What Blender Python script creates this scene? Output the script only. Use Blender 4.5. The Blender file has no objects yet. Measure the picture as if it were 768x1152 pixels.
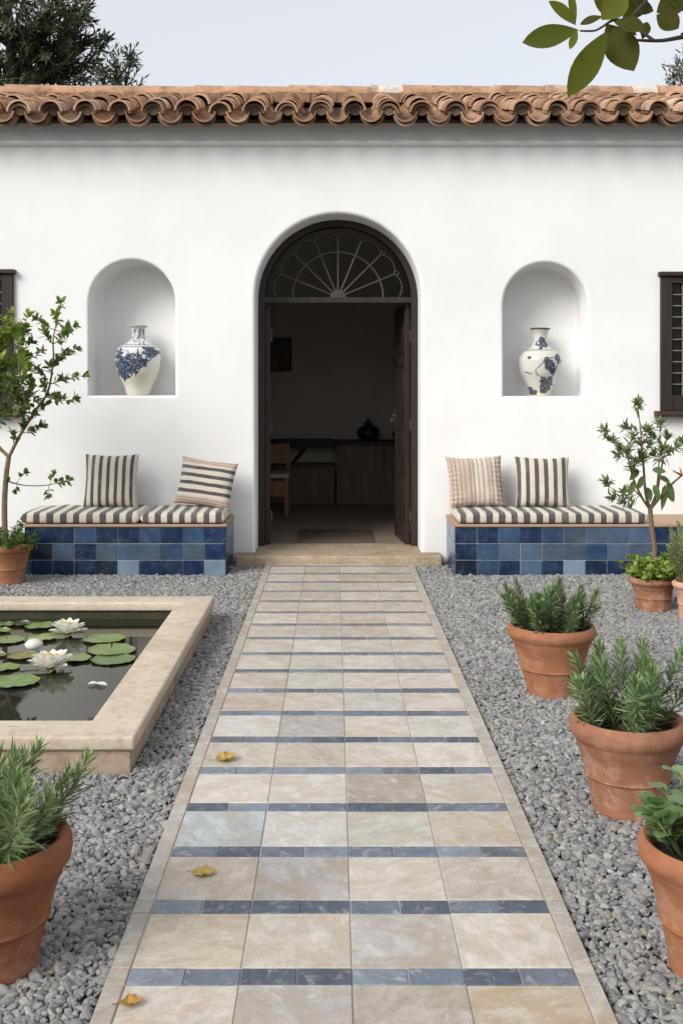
import bpy, bmesh, math, random
import numpy as np
from mathutils import Vector, Matrix, Euler, noise

random.seed(7)
R = random.random
def U(a, b): return a + (b - a) * R()
SC = bpy.context.scene
COL = SC.collection
PI = math.pi
F = 1200.0; PX = 376.0; PY = 434.0; EYE = 1.5
def at(u, v, Y):                      # a point at distance Y seen at (u, v) of the photograph
    return Vector(((u - PX) / F * Y, Y, EYE - (v - PY) / F * Y))
def srgb(r, g, b, a=1.0):
    f = lambda c: (c / 255 / 12.92) if c / 255 <= 0.04045 else ((c / 255 + 0.055) / 1.055) ** 2.4
    return (f(r), f(g), f(b), a)

# ------------------------------------------------------------------ mesh helper
class MB:
    def __init__(s):
        s.v = []; s.f = []; s.m = []; s.c = []; s.uv = {}
        s.col = (1, 1, 1, 1); s.mi = 0
    def vert(s, p, c=None):
        s.v.append((p[0], p[1], p[2])); s.c.append(c or s.col); return len(s.v) - 1
    def face(s, idx, mi=None):
        s.f.append(tuple(idx)); s.m.append(s.mi if mi is None else mi)
    def box(s, x0, x1, y0, y1, z0, z1):
        b = len(s.v)
        for z in (z0, z1):
            for x, y in ((x0, y0), (x1, y0), (x1, y1), (x0, y1)): s.vert((x, y, z))
        for q in ((0, 3, 2, 1), (4, 5, 6, 7), (0, 1, 5, 4), (1, 2, 6, 5), (2, 3, 7, 6), (3, 0, 4, 7)):
            s.face([b + i for i in q])
    def slab(s, x0, x1, y0, y1, z0, z1, ch):       # box with a chamfered top
        b = len(s.v)
        for (z, d) in ((z0, 0), (z1 - ch, 0), (z1, ch)):
            for x, y in ((x0 + d, y0 + d), (x1 - d, y0 + d), (x1 - d, y1 - d), (x0 + d, y1 - d)): s.vert((x, y, z))
        for k in (0, 4):
            for i in range(4):
                j = (i + 1) % 4
                s.face((b + k + i, b + k + j, b + k + 4 + j, b + k + 4 + i))
        s.face((b + 8, b + 9, b + 10, b + 11))
    def prism(s, poly, z0, z1):
        n = len(poly); b = len(s.v)
        for z in (z0, z1):
            for p in poly: s.vert((p[0], p[1], z))
        s.face([b + i for i in reversed(range(n))]); s.face([b + n + i for i in range(n)])
        for i in range(n):
            j = (i + 1) % n; s.face((b + i, b + j, b + n + j, b + n + i))
    def tube(s, pts, rad, n=6, cap=True):
        pts = [Vector(p) for p in pts]
        if not hasattr(rad, '__len__'): rad = [rad] * len(pts)
        rings = []; ref = None
        for i, p in enumerate(pts):
            t = (pts[min(i + 1, len(pts) - 1)] - pts[max(i - 1, 0)]).normalized()
            if ref is None:
                ref = t.orthogonal().normalized()
            ref = (ref - t * ref.dot(t))
            if ref.length < 1e-6: ref = t.orthogonal()
            ref.normalize(); w = t.cross(ref)
            rings.append([s.vert(p + (ref * math.cos(a) + w * math.sin(a)) * rad[i]) for a in [2 * PI * k / n for k in range(n)]])
        for a, b in zip(rings, rings[1:]):
            for k in range(n):
                s.face((a[k], a[(k + 1) % n], b[(k + 1) % n], b[k]))
        if cap: s.face(list(reversed(rings[0]))); s.face(rings[-1])
    def lathe(s, prof, n=48, c=(0, 0, 0), wob=0.0, cap0=True, cap1=False):
        rings = []
        ph = U(0, 6)
        for (r, z) in prof:
            rings.append([s.vert((c[0] + r * (1 + wob * math.sin(2 * a + ph)) * math.cos(a), c[1] + r * (1 + wob * math.sin(3 * a + ph * 2)) * math.sin(a), c[2] + z)) for a in [2 * PI * k / n for k in range(n)]])
        for a, b in zip(rings, rings[1:]):
            for k in range(n): s.face((a[k], a[(k + 1) % n], b[(k + 1) % n], b[k]))
        if cap0: s.face(list(reversed(rings[0])))
        if cap1: s.face(rings[-1])
    def leaf(s, base, d, up, L, W, bend=0.2, fold=0.15, n=3, wide=0.45, col=None, ex=0.8):
        base = Vector(base); d = d.normalized(); sd = d.cross(up)
        if sd.length < 1e-4: sd = d.orthogonal()
        sd.normalize(); up = sd.cross(d)
        c = col or s.col
        a0 = s.vert(base, c); prev = (a0, a0, a0)
        for k in range(1, n + 1):
            t = k / n
            p = base + d * L * t - up * bend * L * t * t
            if k == n:
                e = s.vert(p, c); s.face((prev[0], prev[1], e)); s.face((prev[1], prev[2], e)); break
            tt = t ** (math.log(0.5) / math.log(wide))
            w = W * 0.5 * math.sin(PI * tt) ** ex
            l = s.vert(p - sd * w + up * fold * w * 2, c); m = s.vert(p, c); r = s.vert(p + sd * w + up * fold * w * 2, c)
            if k == 1: s.face((a0, m, l)); s.face((a0, r, m))
            else: s.face((prev[0], prev[1], m, l)); s.face((prev[1], prev[2], r, m))
            prev = (l, m, r)
    def merge(s, o, mi):
        b = len(s.v); s.v += o.v; s.c += o.c
        s.f += [tuple(i + b for i in f) for f in o.f]; s.m += [mi] * len(o.f)
        return s
    def build(s, name, mats, parent=None, origin=None, smooth=False, sharp=40, bevel=0, segs=2, local=False):
        if not isinstance(mats, (list, tuple)): mats = [mats]
        off = Vector((0, 0, 0))
        if parent is not None and not local:
            p = parent
            while p is not None: off += p.location; p = p.parent
        if origin is not None: off = Vector(origin)
        V = np.array(s.v, dtype=np.float64) - np.array(off)
        me = bpy.data.meshes.new(name)
        me.from_pydata(V.tolist(), [], s.f)
        for m in mats: me.materials.append(m)
        me.polygons.foreach_set('material_index', np.array(s.m, dtype=np.int32))
        if any(c != (1, 1, 1, 1) for c in s.c):
            at_ = me.color_attributes.new('Col', 'FLOAT_COLOR', 'POINT')
            at_.data.foreach_set('color', np.array(s.c, dtype=np.float32).ravel())
        if s.uv:
            lay = me.uv_layers.new(name='UVMap')
            vi = np.empty(len(me.loops), dtype=np.int32); me.loops.foreach_get('vertex_index', vi)
            arr = np.zeros((len(s.v), 2), dtype=np.float32)
            for k, q in s.uv.items(): arr[k] = q
            lay.data.foreach_set('uv', arr[vi].ravel())
        if bevel:
            bm = bmesh.new(); bm.from_mesh(me)
            bmesh.ops.remove_doubles(bm, verts=bm.verts, dist=1e-5)
            ed = [e for e in bm.edges if len(e.link_faces) == 2 and e.calc_face_angle(0) > 0.5]
            bmesh.ops.bevel(bm, geom=ed, offset=bevel, segments=segs, profile=0.6, affect='EDGES', clamp_overlap=True)
            bm.to_mesh(me); bm.free(); smooth = True
        if smooth:
            me.shade_smooth(); me.set_sharp_from_angle(angle=math.radians(sharp))
        me.update()
        o = bpy.data.objects.new(name, me); COL.objects.link(o)
        if parent is not None: o.parent = parent
        if origin is not None: o.location = origin
        return o

def tag(o, label, cat, group=None):
    o['label'] = label; o['category'] = cat
    if group: o['group'] = group
    return o
def thing(name, loc, label, cat, group=None):
    o = bpy.data.objects.new(name, None); COL.objects.link(o); o.location = loc
    o.empty_display_size = 0.1
    return tag(o, label, cat, group)
def struct(o): o['kind'] = 'structure'; return o

# ------------------------------------------------------------------ materials
class NT:
    def __init__(s, name):
        s.mat = bpy.data.materials.new(name); s.mat.use_nodes = True
        s.t = s.mat.node_tree; s.n = s.t.nodes; s.l = s.t.links
        s.b = s.n['Principled BSDF']
    def node(s, typ, **kw):
        n = s.n.new(typ)
        for k, v in kw.items(): setattr(n, k, v)
        return n
    def put(s, sock, val):
        if hasattr(val, 'is_output') or isinstance(val, bpy.types.NodeSocket): s.l.new(val, sock)
        else: sock.default_value = val
    def coord(s, kind='Object', scale=(1, 1, 1)):
        c = s.node('ShaderNodeTexCoord'); m = s.node('ShaderNodeMapping')
        s.l.new(c.outputs[kind], m.inputs['Vector']); m.inputs['Scale'].default_value = scale
        return m.outputs['Vector']
    def noise(s, vec, scale, detail=4, rough=0.55, dist=0.0):
        n = s.node('ShaderNodeTexNoise'); s.put(n.inputs['Vector'], vec)
        n.inputs['Scale'].default_value = scale; n.inputs['Detail'].default_value = detail
        n.inputs['Roughness'].default_value = rough; n.inputs['Distortion'].default_value = dist
        return n.outputs['Fac']
    def ramp(s, fac, stops, interp='LINEAR'):
        r = s.node('ShaderNodeValToRGB'); s.put(r.inputs['Fac'], fac); cr = r.color_ramp; cr.interpolation = interp
        while len(cr.elements) > 1: cr.elements.remove(cr.elements[-1])
        cr.elements[0].position = stops[0][0]; cr.elements[0].color = stops[0][1]
        for p, c in stops[1:]:
            e = cr.elements.new(p); e.color = c
        return r.outputs['Color']
    def mix(s, fac, a, b, mode='MIX'):
        m = s.node('ShaderNodeMix', data_type='RGBA', blend_type=mode)
        s.put(m.inputs[0], fac); s.put(m.inputs[6], a); s.put(m.inputs[7], b)
        return m.outputs[2]
    def math(s, op, a, b=None, clamp=False):
        m = s.node('ShaderNodeMath', operation=op); m.use_clamp = clamp
        s.put(m.inputs[0], a)
        if b is not None: s.put(m.inputs[1], b)
        return m.outputs[0]
    def attr(s, name='Col'):
        a = s.node('ShaderNodeAttribute'); a.attribute_name = name; return a.outputs['Color']
    def bump(s, h, strength=0.3, dist=0.01, prev=None):
        b = s.node('ShaderNodeBump'); b.inputs['Strength'].default_value = strength; b.inputs['Distance'].default_value = dist
        s.put(b.inputs['Height'], h)
        if prev is not None: s.l.new(prev, b.inputs['Normal'])
        s.l.new(b.outputs['Normal'], s.b.inputs['Normal']); return b.outputs['Normal']
    def set(s, color=None, rough=None, spec=None, **kw):
        if color is not None: s.put(s.b.inputs['Base Color'], color)
        if rough is not None: s.put(s.b.inputs['Roughness'], rough)
        if spec is not None: s.b.inputs['Specular IOR Level'].default_value = spec
        for k, v in kw.items(): s.put(s.b.inputs[k], v)
        return s.mat
def g(v): return (v, v, v, 1)

def mat_plaster(name='white_plaster', base=(0.80, 0.797, 0.79)):
    t = NT(name); c = t.coord()
    n1 = t.noise(c, 1.1, 5, 0.6); n2 = t.noise(c, 9, 5, 0.6); n3 = t.noise(c, 60, 3)
    st = t.noise(t.coord(scale=(3.0, 3.0, 0.35)), 1.6, 4, 0.6)
    b = (*base, 1); d = (base[0] * .93, base[1] * .925, base[2] * .91, 1)
    col = t.mix(t.ramp(n1, [(0.4, g(0)), (0.7, g(1))]), b, d)
    col = t.mix(t.math('MULTIPLY', t.ramp(st, [(0.56, g(0)), (0.8, g(1))]), 0.12), col, (base[0] * .86, base[1] * .84, base[2] * .79, 1))
    col = t.mix(t.math('MULTIPLY', t.ramp(n2, [(0.5, g(0)), (0.75, g(1))]), 0.25), col, (base[0] * .95, base[1] * .95, base[2] * .93, 1))
    # damp dirt just above the ground
    sep = t.node('ShaderNodeSeparateXYZ'); t.l.new(t.coord(), sep.inputs[0])
    low = t.ramp(t.math('ADD', sep.outputs['Z'], t.math('MULTIPLY', n2, 0.25)), [(0.10, g(0.35)), (0.38, g(0))])
    col = t.mix(low, col, (0.52, 0.48, 0.42, 1))
    tw = t.noise(t.coord(scale=(1.3, 3.0, 4.5)), 3.2, 5, 0.55, 1.6)
    b0 = t.bump(tw, 0.07, 0.012); b1 = t.bump(n1, 0.25, 0.03, b0); b2 = t.bump(n2, 0.25, 0.008, b1); t.bump(n3, 0.15, 0.002, b2)
    return t.set(col, 0.9, 0.2)
M_PLASTER = mat_plaster()

def mat_plain(name, c1, c2, scale=8, rough=0.8, bump=0.2, bdist=0.004, bscale=40, spec=0.3):
    t = NT(name); c = t.coord(); n = t.noise(c, scale, 5, 0.6)
    t.bump(t.noise(c, bscale, 4), bump, bdist)
    return t.set(t.mix(t.ramp(n, [(0.35, g(0)), (0.68, g(1))]), c1, c2), rough, spec)

def mat_col(name, rough=0.8, vary=0.25, scale=12, bump=0.3, bdist=0.004, bscale=60, spec=0.3, dirt=None):
    t = NT(name); c = t.coord(); n = t.noise(c, scale, 5, 0.65)
    col = t.mix(t.ramp(n, [(0.3, g(0)), (0.7, g(1))]), t.mix(1.0, t.attr(), g(1 - vary), 'MULTIPLY'), t.attr())
    if dirt:
        col = t.mix(t.math('MULTIPLY', t.ramp(t.noise(c, scale * .6, 6, .7), [(0.5, g(0)), (0.66, g(1))]), dirt[0]), col, dirt[1])
    t.bump(t.noise(c, bscale, 4), bump, bdist)
    return t.set(col, rough, spec)
M_ROOF = mat_col('roof_terracotta', 0.85, 0.35, 9, 0.4, 0.006, 35, 0.2, dirt=(0.72, (0.12, 0.08, 0.055, 1)))
M_MORTAR = mat_plain('pale_mortar', (0.62, 0.58, 0.52, 1), (0.45, 0.40, 0.35, 1), 14, 0.9, 0.5, 0.008)

def mat_wood(name, c1, c2, rough=0.5, axis=2):
    t = NT(name); sc = [28, 28, 28]; sc[axis] = 1.6
    c = t.coord(scale=tuple(sc)); n = t.noise(c, 1.0, 6, 0.65, 0.4)
    n2 = t.noise(t.coord(), 3, 4)
    col = t.mix(t.ramp(n, [(0.3, g(0)), (0.7, g(1))]), c1, c2)
    col = t.mix(t.math('MULTIPLY', n2, 0.4), col, (c1[0] * .6, c1[1] * .6, c1[2] * .6, 1))
    t.bump(n, 0.35, 0.002)
    return t.set(col, rough, 0.35)
M_WOOD = mat_wood('dark_door_wood', (0.020, 0.013, 0.010, 1), (0.044, 0.029, 0.022, 1), 0.5)
M_WOODX = mat_wood('dark_sill_wood', (0.024, 0.015, 0.011, 1), (0.055, 0.035, 0.026, 1), 0.55, 0)
M_OAK = mat_wood('orange_chair_wood', (0.22, 0.10, 0.035, 1), (0.34, 0.17, 0.07, 1), 0.45)
M_CAB = mat_wood('brown_cabinet_wood', (0.15, 0.092, 0.06, 1), (0.22, 0.145, 0.10, 1), 0.55)
M_LEDGE = mat_wood('ledge_wood', (0.36, 0.22, 0.13, 1), (0.50, 0.34, 0.22, 1), 0.6, 0)
M_IRON = mat_plain('dark_iron', (0.05, 0.045, 0.04, 1), (0.09, 0.08, 0.07, 1), 30, 0.5, 0.2)
M_GRILLE = mat_plain('window_lead', (0.16, 0.13, 0.11, 1), (0.22, 0.19, 0.16, 1), 30, 0.5, 0.2)
M_STEP = None

def mat_stone(name, c1, c2, c3, scale=5, rough=0.75):
    t = NT(name); c = t.coord(); n = t.noise(c, scale, 6, 0.65, 0.6); n2 = t.noise(c, scale * 7, 5, 0.7)
    col = t.mix(t.ramp(n, [(0.35, g(0)), (0.65, g(1))]), c1, c2)
    col = t.mix(t.math('MULTIPLY', t.ramp(n2, [(0.50, g(0)), (0.68, g(1))]), 0.75), col, c3)
    n5 = t.noise(c, scale * .5, 8, 0.75, 0.3)
    col = t.mix(t.math('MULTIPLY', t.ramp(n5, [(0.50, g(0)), (0.62, g(1))]), 0.55), col, c3)
    b = t.bump(n, 0.25, 0.012); b = t.bump(n2, 0.35, 0.004, b); t.bump(t.noise(c, 150, 3), 0.3, 0.0015, b)
    return t.set(col, rough, 0.3)
M_STEP = mat_stone('step_sandstone', (0.36, 0.275, 0.19, 1), (0.46, 0.375, 0.28, 1), (0.25, 0.17, 0.105, 1), 7)
M_COPING = mat_stone('coping_limestone', (0.50, 0.41, 0.315, 1), (0.58, 0.495, 0.40, 1), (0.37, 0.285, 0.205, 1), 3.2, 0.7)
M_POOLWALL = mat_stone('pool_wall_stone', (0.33, 0.25, 0.175, 1), (0.41, 0.32, 0.235, 1), (0.21, 0.15, 0.10, 1), 4.5, 0.85)
M_POOLIN = mat_stone('pool_lining', (0.035, 0.035, 0.018, 1), (0.06, 0.055, 0.03, 1), (0.02, 0.022, 0.012, 1), 6, 0.6)

def mat_tile(name, scale, veinamt, rough, dark, stretch=1.5, patch=0.0):
    t = NT(name)
    c0 = t.node('ShaderNodeTexCoord'); a = t.node('ShaderNodeAttribute'); a.attribute_name = 'Col'
    off = t.node('ShaderNodeVectorMath', operation='SCALE'); comb = t.node('ShaderNodeCombineXYZ')
    t.l.new(a.outputs['Alpha'], comb.inputs[0]); t.l.new(a.outputs['Alpha'], comb.inputs[2])
    t.l.new(comb.outputs[0], off.inputs[0]); off.inputs['Scale'].default_value = 37.0
    add = t.node('ShaderNodeVectorMath', operation='ADD'); t.l.new(c0.outputs['Object'], add.inputs[0]); t.l.new(off.outputs[0], add.inputs[1])
    rot = t.node('ShaderNodeVectorRotate', rotation_type='Z_AXIS'); t.l.new(add.outputs[0], rot.inputs['Vector'])
    t.put(rot.inputs['Angle'], t.math('MULTIPLY', a.outputs['Alpha'], 6.28))
    mp = t.node('ShaderNodeMapping'); t.l.new(rot.outputs[0], mp.inputs['Vector']); mp.inputs['Scale'].default_value = (1, stretch, 1)
    v = mp.outputs['Vector']
    n1 = t.noise(v, scale, 8, 0.68, 0.5); n2 = t.noise(v, scale * 1.9, 8, 0.72, 0.7); n3 = t.noise(rot.outputs[0], scale * 14, 4, 0.7)
    base = a.outputs['Color']
    warm = t.mix(1.0, base, (1 - dark, 1 - dark * 1.15, 1 - dark * 1.35, 1), 'MULTIPLY')
    lite = t.mix(0.35, base, (0.68, 0.65, 0.60, 1))
    col = t.mix(t.ramp(n1, [(0.40, g(0)), (0.62, g(1))]), base, warm)
    col = t.mix(t.math('MULTIPLY', t.ramp(n2, [(0.54, g(0)), (0.66, g(1))]), 0.8), col, lite)
    n6 = t.noise(v, scale * 0.75, 9, 0.75, 0.6)
    some = t.ramp(t.math('FRACT', t.math('MULTIPLY', a.outputs['Alpha'], 17.3)), [(0.35, g(0)), (0.55, g(1))])
    col = t.mix(t.math('MULTIPLY', t.math('MULTIPLY', t.ramp(n6, [(0.47, g(0)), (0.56, g(1))]), some), patch), col, t.mix(1.0, base, (0.80, 0.70, 0.58, 1), 'MULTIPLY'))
    vein = t.math('ABSOLUTE', t.math('SUBTRACT', n2, 0.47))
    col = t.mix(t.math('MULTIPLY', t.ramp(vein, [(0.0, g(1)), (0.02, g(0))]), veinamt), col, t.mix(1.0, base, (0.55, 0.5, 0.45, 1), 'MULTIPLY'))
    col = t.mix(t.math('MULTIPLY', t.ramp(n3, [(0.56, g(0)), (0.70, g(1))]), 0.45), col, t.mix(1.0, base, (0.66, 0.58, 0.50, 1), 'MULTIPLY'))
    b = t.bump(n1, 0.12, 0.006); t.bump(n3, 0.2, 0.0015, b)
    return t.set(col, t.ramp(n1, [(0.3, g(rough)), (0.7, g(rough + 0.15))]), 0.35)
M_PAVE = mat_tile('cream_paving_stone', 7.5, 0.5, 0.45, 0.20, 1.5, 0.75)
M_SLATE = mat_tile('blue_slate', 11, 0.12, 0.45, 0.22)
M_GROUT = mat_plain('grout', (0.50, 0.445, 0.38, 1), (0.58, 0.53, 0.465, 1), 20, 0.95, 0.5, 0.003)

def mat_glaze():
    t = NT('blue_glazed_tile'); c = t.coord(); n = t.noise(c, 13, 5, 0.65, 0.5); n2 = t.noise(c, 4, 3)
    lite = t.mix(0.2, t.attr(), (0.18, 0.24, 0.31, 1))
    col = t.mix(t.ramp(n, [(0.42, g(0)), (0.75, g(1))]), t.attr(), lite)
    col = t.mix(t.math('MULTIPLY', t.ramp(n2, [(0.45, g(0)), (0.7, g(1))]), 0.5), col, t.mix(1.0, t.attr(), g(0.55), 'MULTIPLY'))
    t.bump(n2, 0.35, 0.006)
    return t.set(col, t.ramp(n, [(0.3, g(0.13)), (0.7, g(0.32))]), 0.5)
M_GLAZE = mat_glaze()
M_WGROUT = mat_plain('pale_grout', (0.42, 0.43, 0.44, 1), (0.55, 0.55, 0.55, 1), 25, 0.9, 0.3)

def mat_terracotta(name, c1, c2, bloom):
    t = NT(name); c = t.coord(); n = t.noise(c, 7, 6, 0.65, 0.5); n2 = t.noise(c, 13, 9, 0.78, 0.15); n3 = t.noise(t.coord(scale=(1, 1, 5)), 9, 4, 0.6)
    oi = t.node('ShaderNodeObjectInfo')
    col = t.mix(t.ramp(n, [(0.3, g(0)), (0.7, g(1))]), c1, c2)
    col = t.mix(t.math('MULTIPLY', t.ramp(n3, [(0.5, g(0)), (0.72, g(1))]), 0.4), col, (c1[0] * .55, c1[1] * .5, c1[2] * .5, 1))
    sep = t.node('ShaderNodeSeparateXYZ'); t.l.new(t.coord(), sep.inputs[0])
    lowm = t.ramp(sep.outputs['Z'], [(0.0, g(1.0)), (0.24, g(0.45)), (0.34, g(0.15))])
    fac = t.math('MULTIPLY', t.ramp(n2, [(0.50, g(0)), (0.68, g(1))]), t.math('MULTIPLY', lowm, bloom))
    col = t.mix(fac, col, (0.50, 0.39, 0.32, 1))
    b = t.bump(n3, 0.15, 0.004); t.bump(n2, 0.25, 0.002, b)
    return t.set(col, 0.82, 0.25)
M_TERRA = mat_terracotta('terracotta', (0.27, 0.105, 0.050, 1), (0.34, 0.145, 0.074, 1), 0.5)
M_TERRA_OLD = mat_terracotta('weathered_terracotta', (0.24, 0.102, 0.055, 1), (0.31, 0.145, 0.085, 1), 0.8)
M_TERRA_PINK = mat_terracotta('pink_terracotta', (0.50, 0.27, 0.18, 1), (0.56, 0.33, 0.23, 1), 0.6)
M_TERRA_SHADED = mat_terracotta('shaded_terracotta', (0.20, 0.070, 0.032, 1), (0.27, 0.10, 0.046, 1), 0.3)  # darker terracotta copy; the left front pot's shade is put into its colour
M_SOIL = mat_plain('potting_soil', (0.022, 0.014, 0.009, 1), (0.05, 0.033, 0.022, 1), 60, 0.95, 1.0, 0.015, 90)

def mat_leaf(name, rough=0.5, trans=0.25, spec=0.35, tint=(1.1, 1.25, 0.6, 1), vary=0.6):
    t = NT(name); a = t.attr(); c = t.coord(); n = t.noise(c, 25, 3)
    col = t.mix(t.math('MULTIPLY', n, vary), a, t.mix(1.0, a, (0.6, 0.72, 0.55, 1), 'MULTIPLY'))
    t.set(col, rough, spec)
    tr = t.node('ShaderNodeBsdfTranslucent'); t.l.new(t.mix(1.0, col, tint, 'MULTIPLY'), tr.inputs['Color'])
    mx = t.node('ShaderNodeMixShader'); mx.inputs[0].default_value = trans
    t.l.new(t.b.outputs[0], mx.inputs[1]); t.l.new(tr.outputs[0], mx.inputs[2])
    t.l.new(mx.outputs[0], t.n['Material Output'].inputs['Surface'])
    return t.mat
M_LEAF = mat_leaf('leaf', 0.5, 0.4)
M_NEEDLE = mat_leaf('needle', 0.55, 0.15)
M_GLOSSLEAF = mat_leaf('glossy_leaf', 0.6, 0.42, 0.12, (1.45, 1.35, 0.4, 1), 0.4)
M_FARLEAF = mat_leaf('tree_leaf', 0.6, 0.15, 0.25)
M_PETAL = mat_leaf('petal', 0.5, 0.3, 0.3, (1, 1, 0.97, 1), 0.06)
M_DRY = mat_leaf('dry_leaf', 0.65, 0.2, 0.3)
M_BARK = mat_plain('bark', (0.13, 0.085, 0.055, 1), (0.22, 0.16, 0.11, 1), 40, 0.9, 0.6, 0.006, 60)
M_BARKD = mat_plain('dark_bark', (0.035, 0.026, 0.02, 1), (0.075, 0.055, 0.042, 1), 30, 0.9, 0.6, 0.01, 50)

def mat_pad():
    t = NT('lily_pad'); a = t.attr(); c = t.coord(); n = t.noise(c, 14, 4); n2 = t.noise(c, 45, 3)
    col = t.mix(t.ramp(n, [(0.35, g(0)), (0.7, g(1))]), a, t.mix(1.0, a, (0.62, 0.7, 0.6, 1), 'MULTIPLY'))
    col = t.mix(t.math('MULTIPLY', t.ramp(n2, [(0.6, g(0)), (0.72, g(1))]), 0.25), col, (0.16, 0.13, 0.04, 1))
    t.bump(n, 0.2, 0.004)
    return t.set(col, 0.3, 0.5)
M_PAD = mat_pad()

def mat_water():
    t = NT('pond_water'); c = t.coord()
    n = t.noise(c, 5, 3, 0.5)
    col = t.mix(t.noise(c, 1.6, 3), (0.010, 0.012, 0.007, 1), (0.028, 0.028, 0.017, 1))
    t.bump(n, 0.09, 0.005)
    m = t.set(col, 0.02, 0.5); t.b.inputs['IOR'].default_value = 1.333
    return m
M_WATER = mat_water()

def stripes(name, stops, axis=0, rough=0.92, weave=900):
    t = NT(name)
    uv = t.node('ShaderNodeUVMap'); uv.uv_map = 'UVMap'
    sep = t.node('ShaderNodeSeparateXYZ'); t.l.new(uv.outputs[0], sep.inputs[0])
    c = t.coord(); wob = t.noise(c, 6, 3)
    x = t.math('ADD', sep.outputs[axis], t.math('MULTIPLY', t.math('SUBTRACT', wob, 0.5), 0.012))
    col = t.ramp(x, stops, 'CONSTANT')
    n = t.noise(c, 140, 3, 0.7); n2 = t.noise(c, 9, 4, 0.6)
    col = t.mix(t.math('MULTIPLY', n, 0.45), col, t.mix(1.0, col, g(0.62), 'MULTIPLY'))
    col = t.mix(t.math('MULTIPLY', t.ramp(n2, [(0.5, g(0)), (0.75, g(1))]), 0.2), col, (0.45, 0.40, 0.33, 1))
    b = t.bump(t.noise(c, 9, 5, 0.65, 1.2), 0.5, 0.016); t.bump(n, 0.35, 0.0015, b)
    m = t.set(col, rough, 0.15)
    t.b.inputs['Sheen Weight'].default_value = 0.15
    return m
CREAM = (0.60, 0.545, 0.465, 1); CHAR = (0.088, 0.083, 0.080, 1); TAN = (0.36, 0.245, 0.185, 1); OAT = (0.50, 0.405, 0.335, 1)
def even(n, dark=CHAR, light=CREAM, duty=0.5, start=0.0):
    st = []
    for k in range(n):
        st.append(((k + start) / n, dark)); st.append(((k + start + duty) / n, light))
    if start > 0: st.insert(0, (0.0, light))
    return st

# ------------------------------------------------------------------ ground, gravel
def mat_ground():
    t = NT('gravel_bed'); c = t.coord()
    v = t.node('ShaderNodeTexVoronoi'); t.put(v.inputs['Vector'], c); v.inputs['Scale'].default_value = 48
    n = t.noise(c, 0.5, 4)
    col = t.mix(1.0, t.ramp(v.outputs['Color'], [(0.2, (0.10, 0.10, 0.10, 1)), (0.8, (0.27, 0.265, 0.26, 1))]), t.ramp(v.outputs['Distance'], [(0.2, g(1)), (0.6, g(0.4))]), 'MULTIPLY')
    col = t.mix(t.math('MULTIPLY', n, 0.3), col, (0.12, 0.10, 0.08, 1))
    t.bump(v.outputs['Distance'], 0.8, 0.012)
    return t.set(col, 0.9, 0.2)
mb = MB(); mb.box(-200, 200, -150, 250, -0.5, -0.004)
struct(mb.build('ground', mat_ground()))

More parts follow.
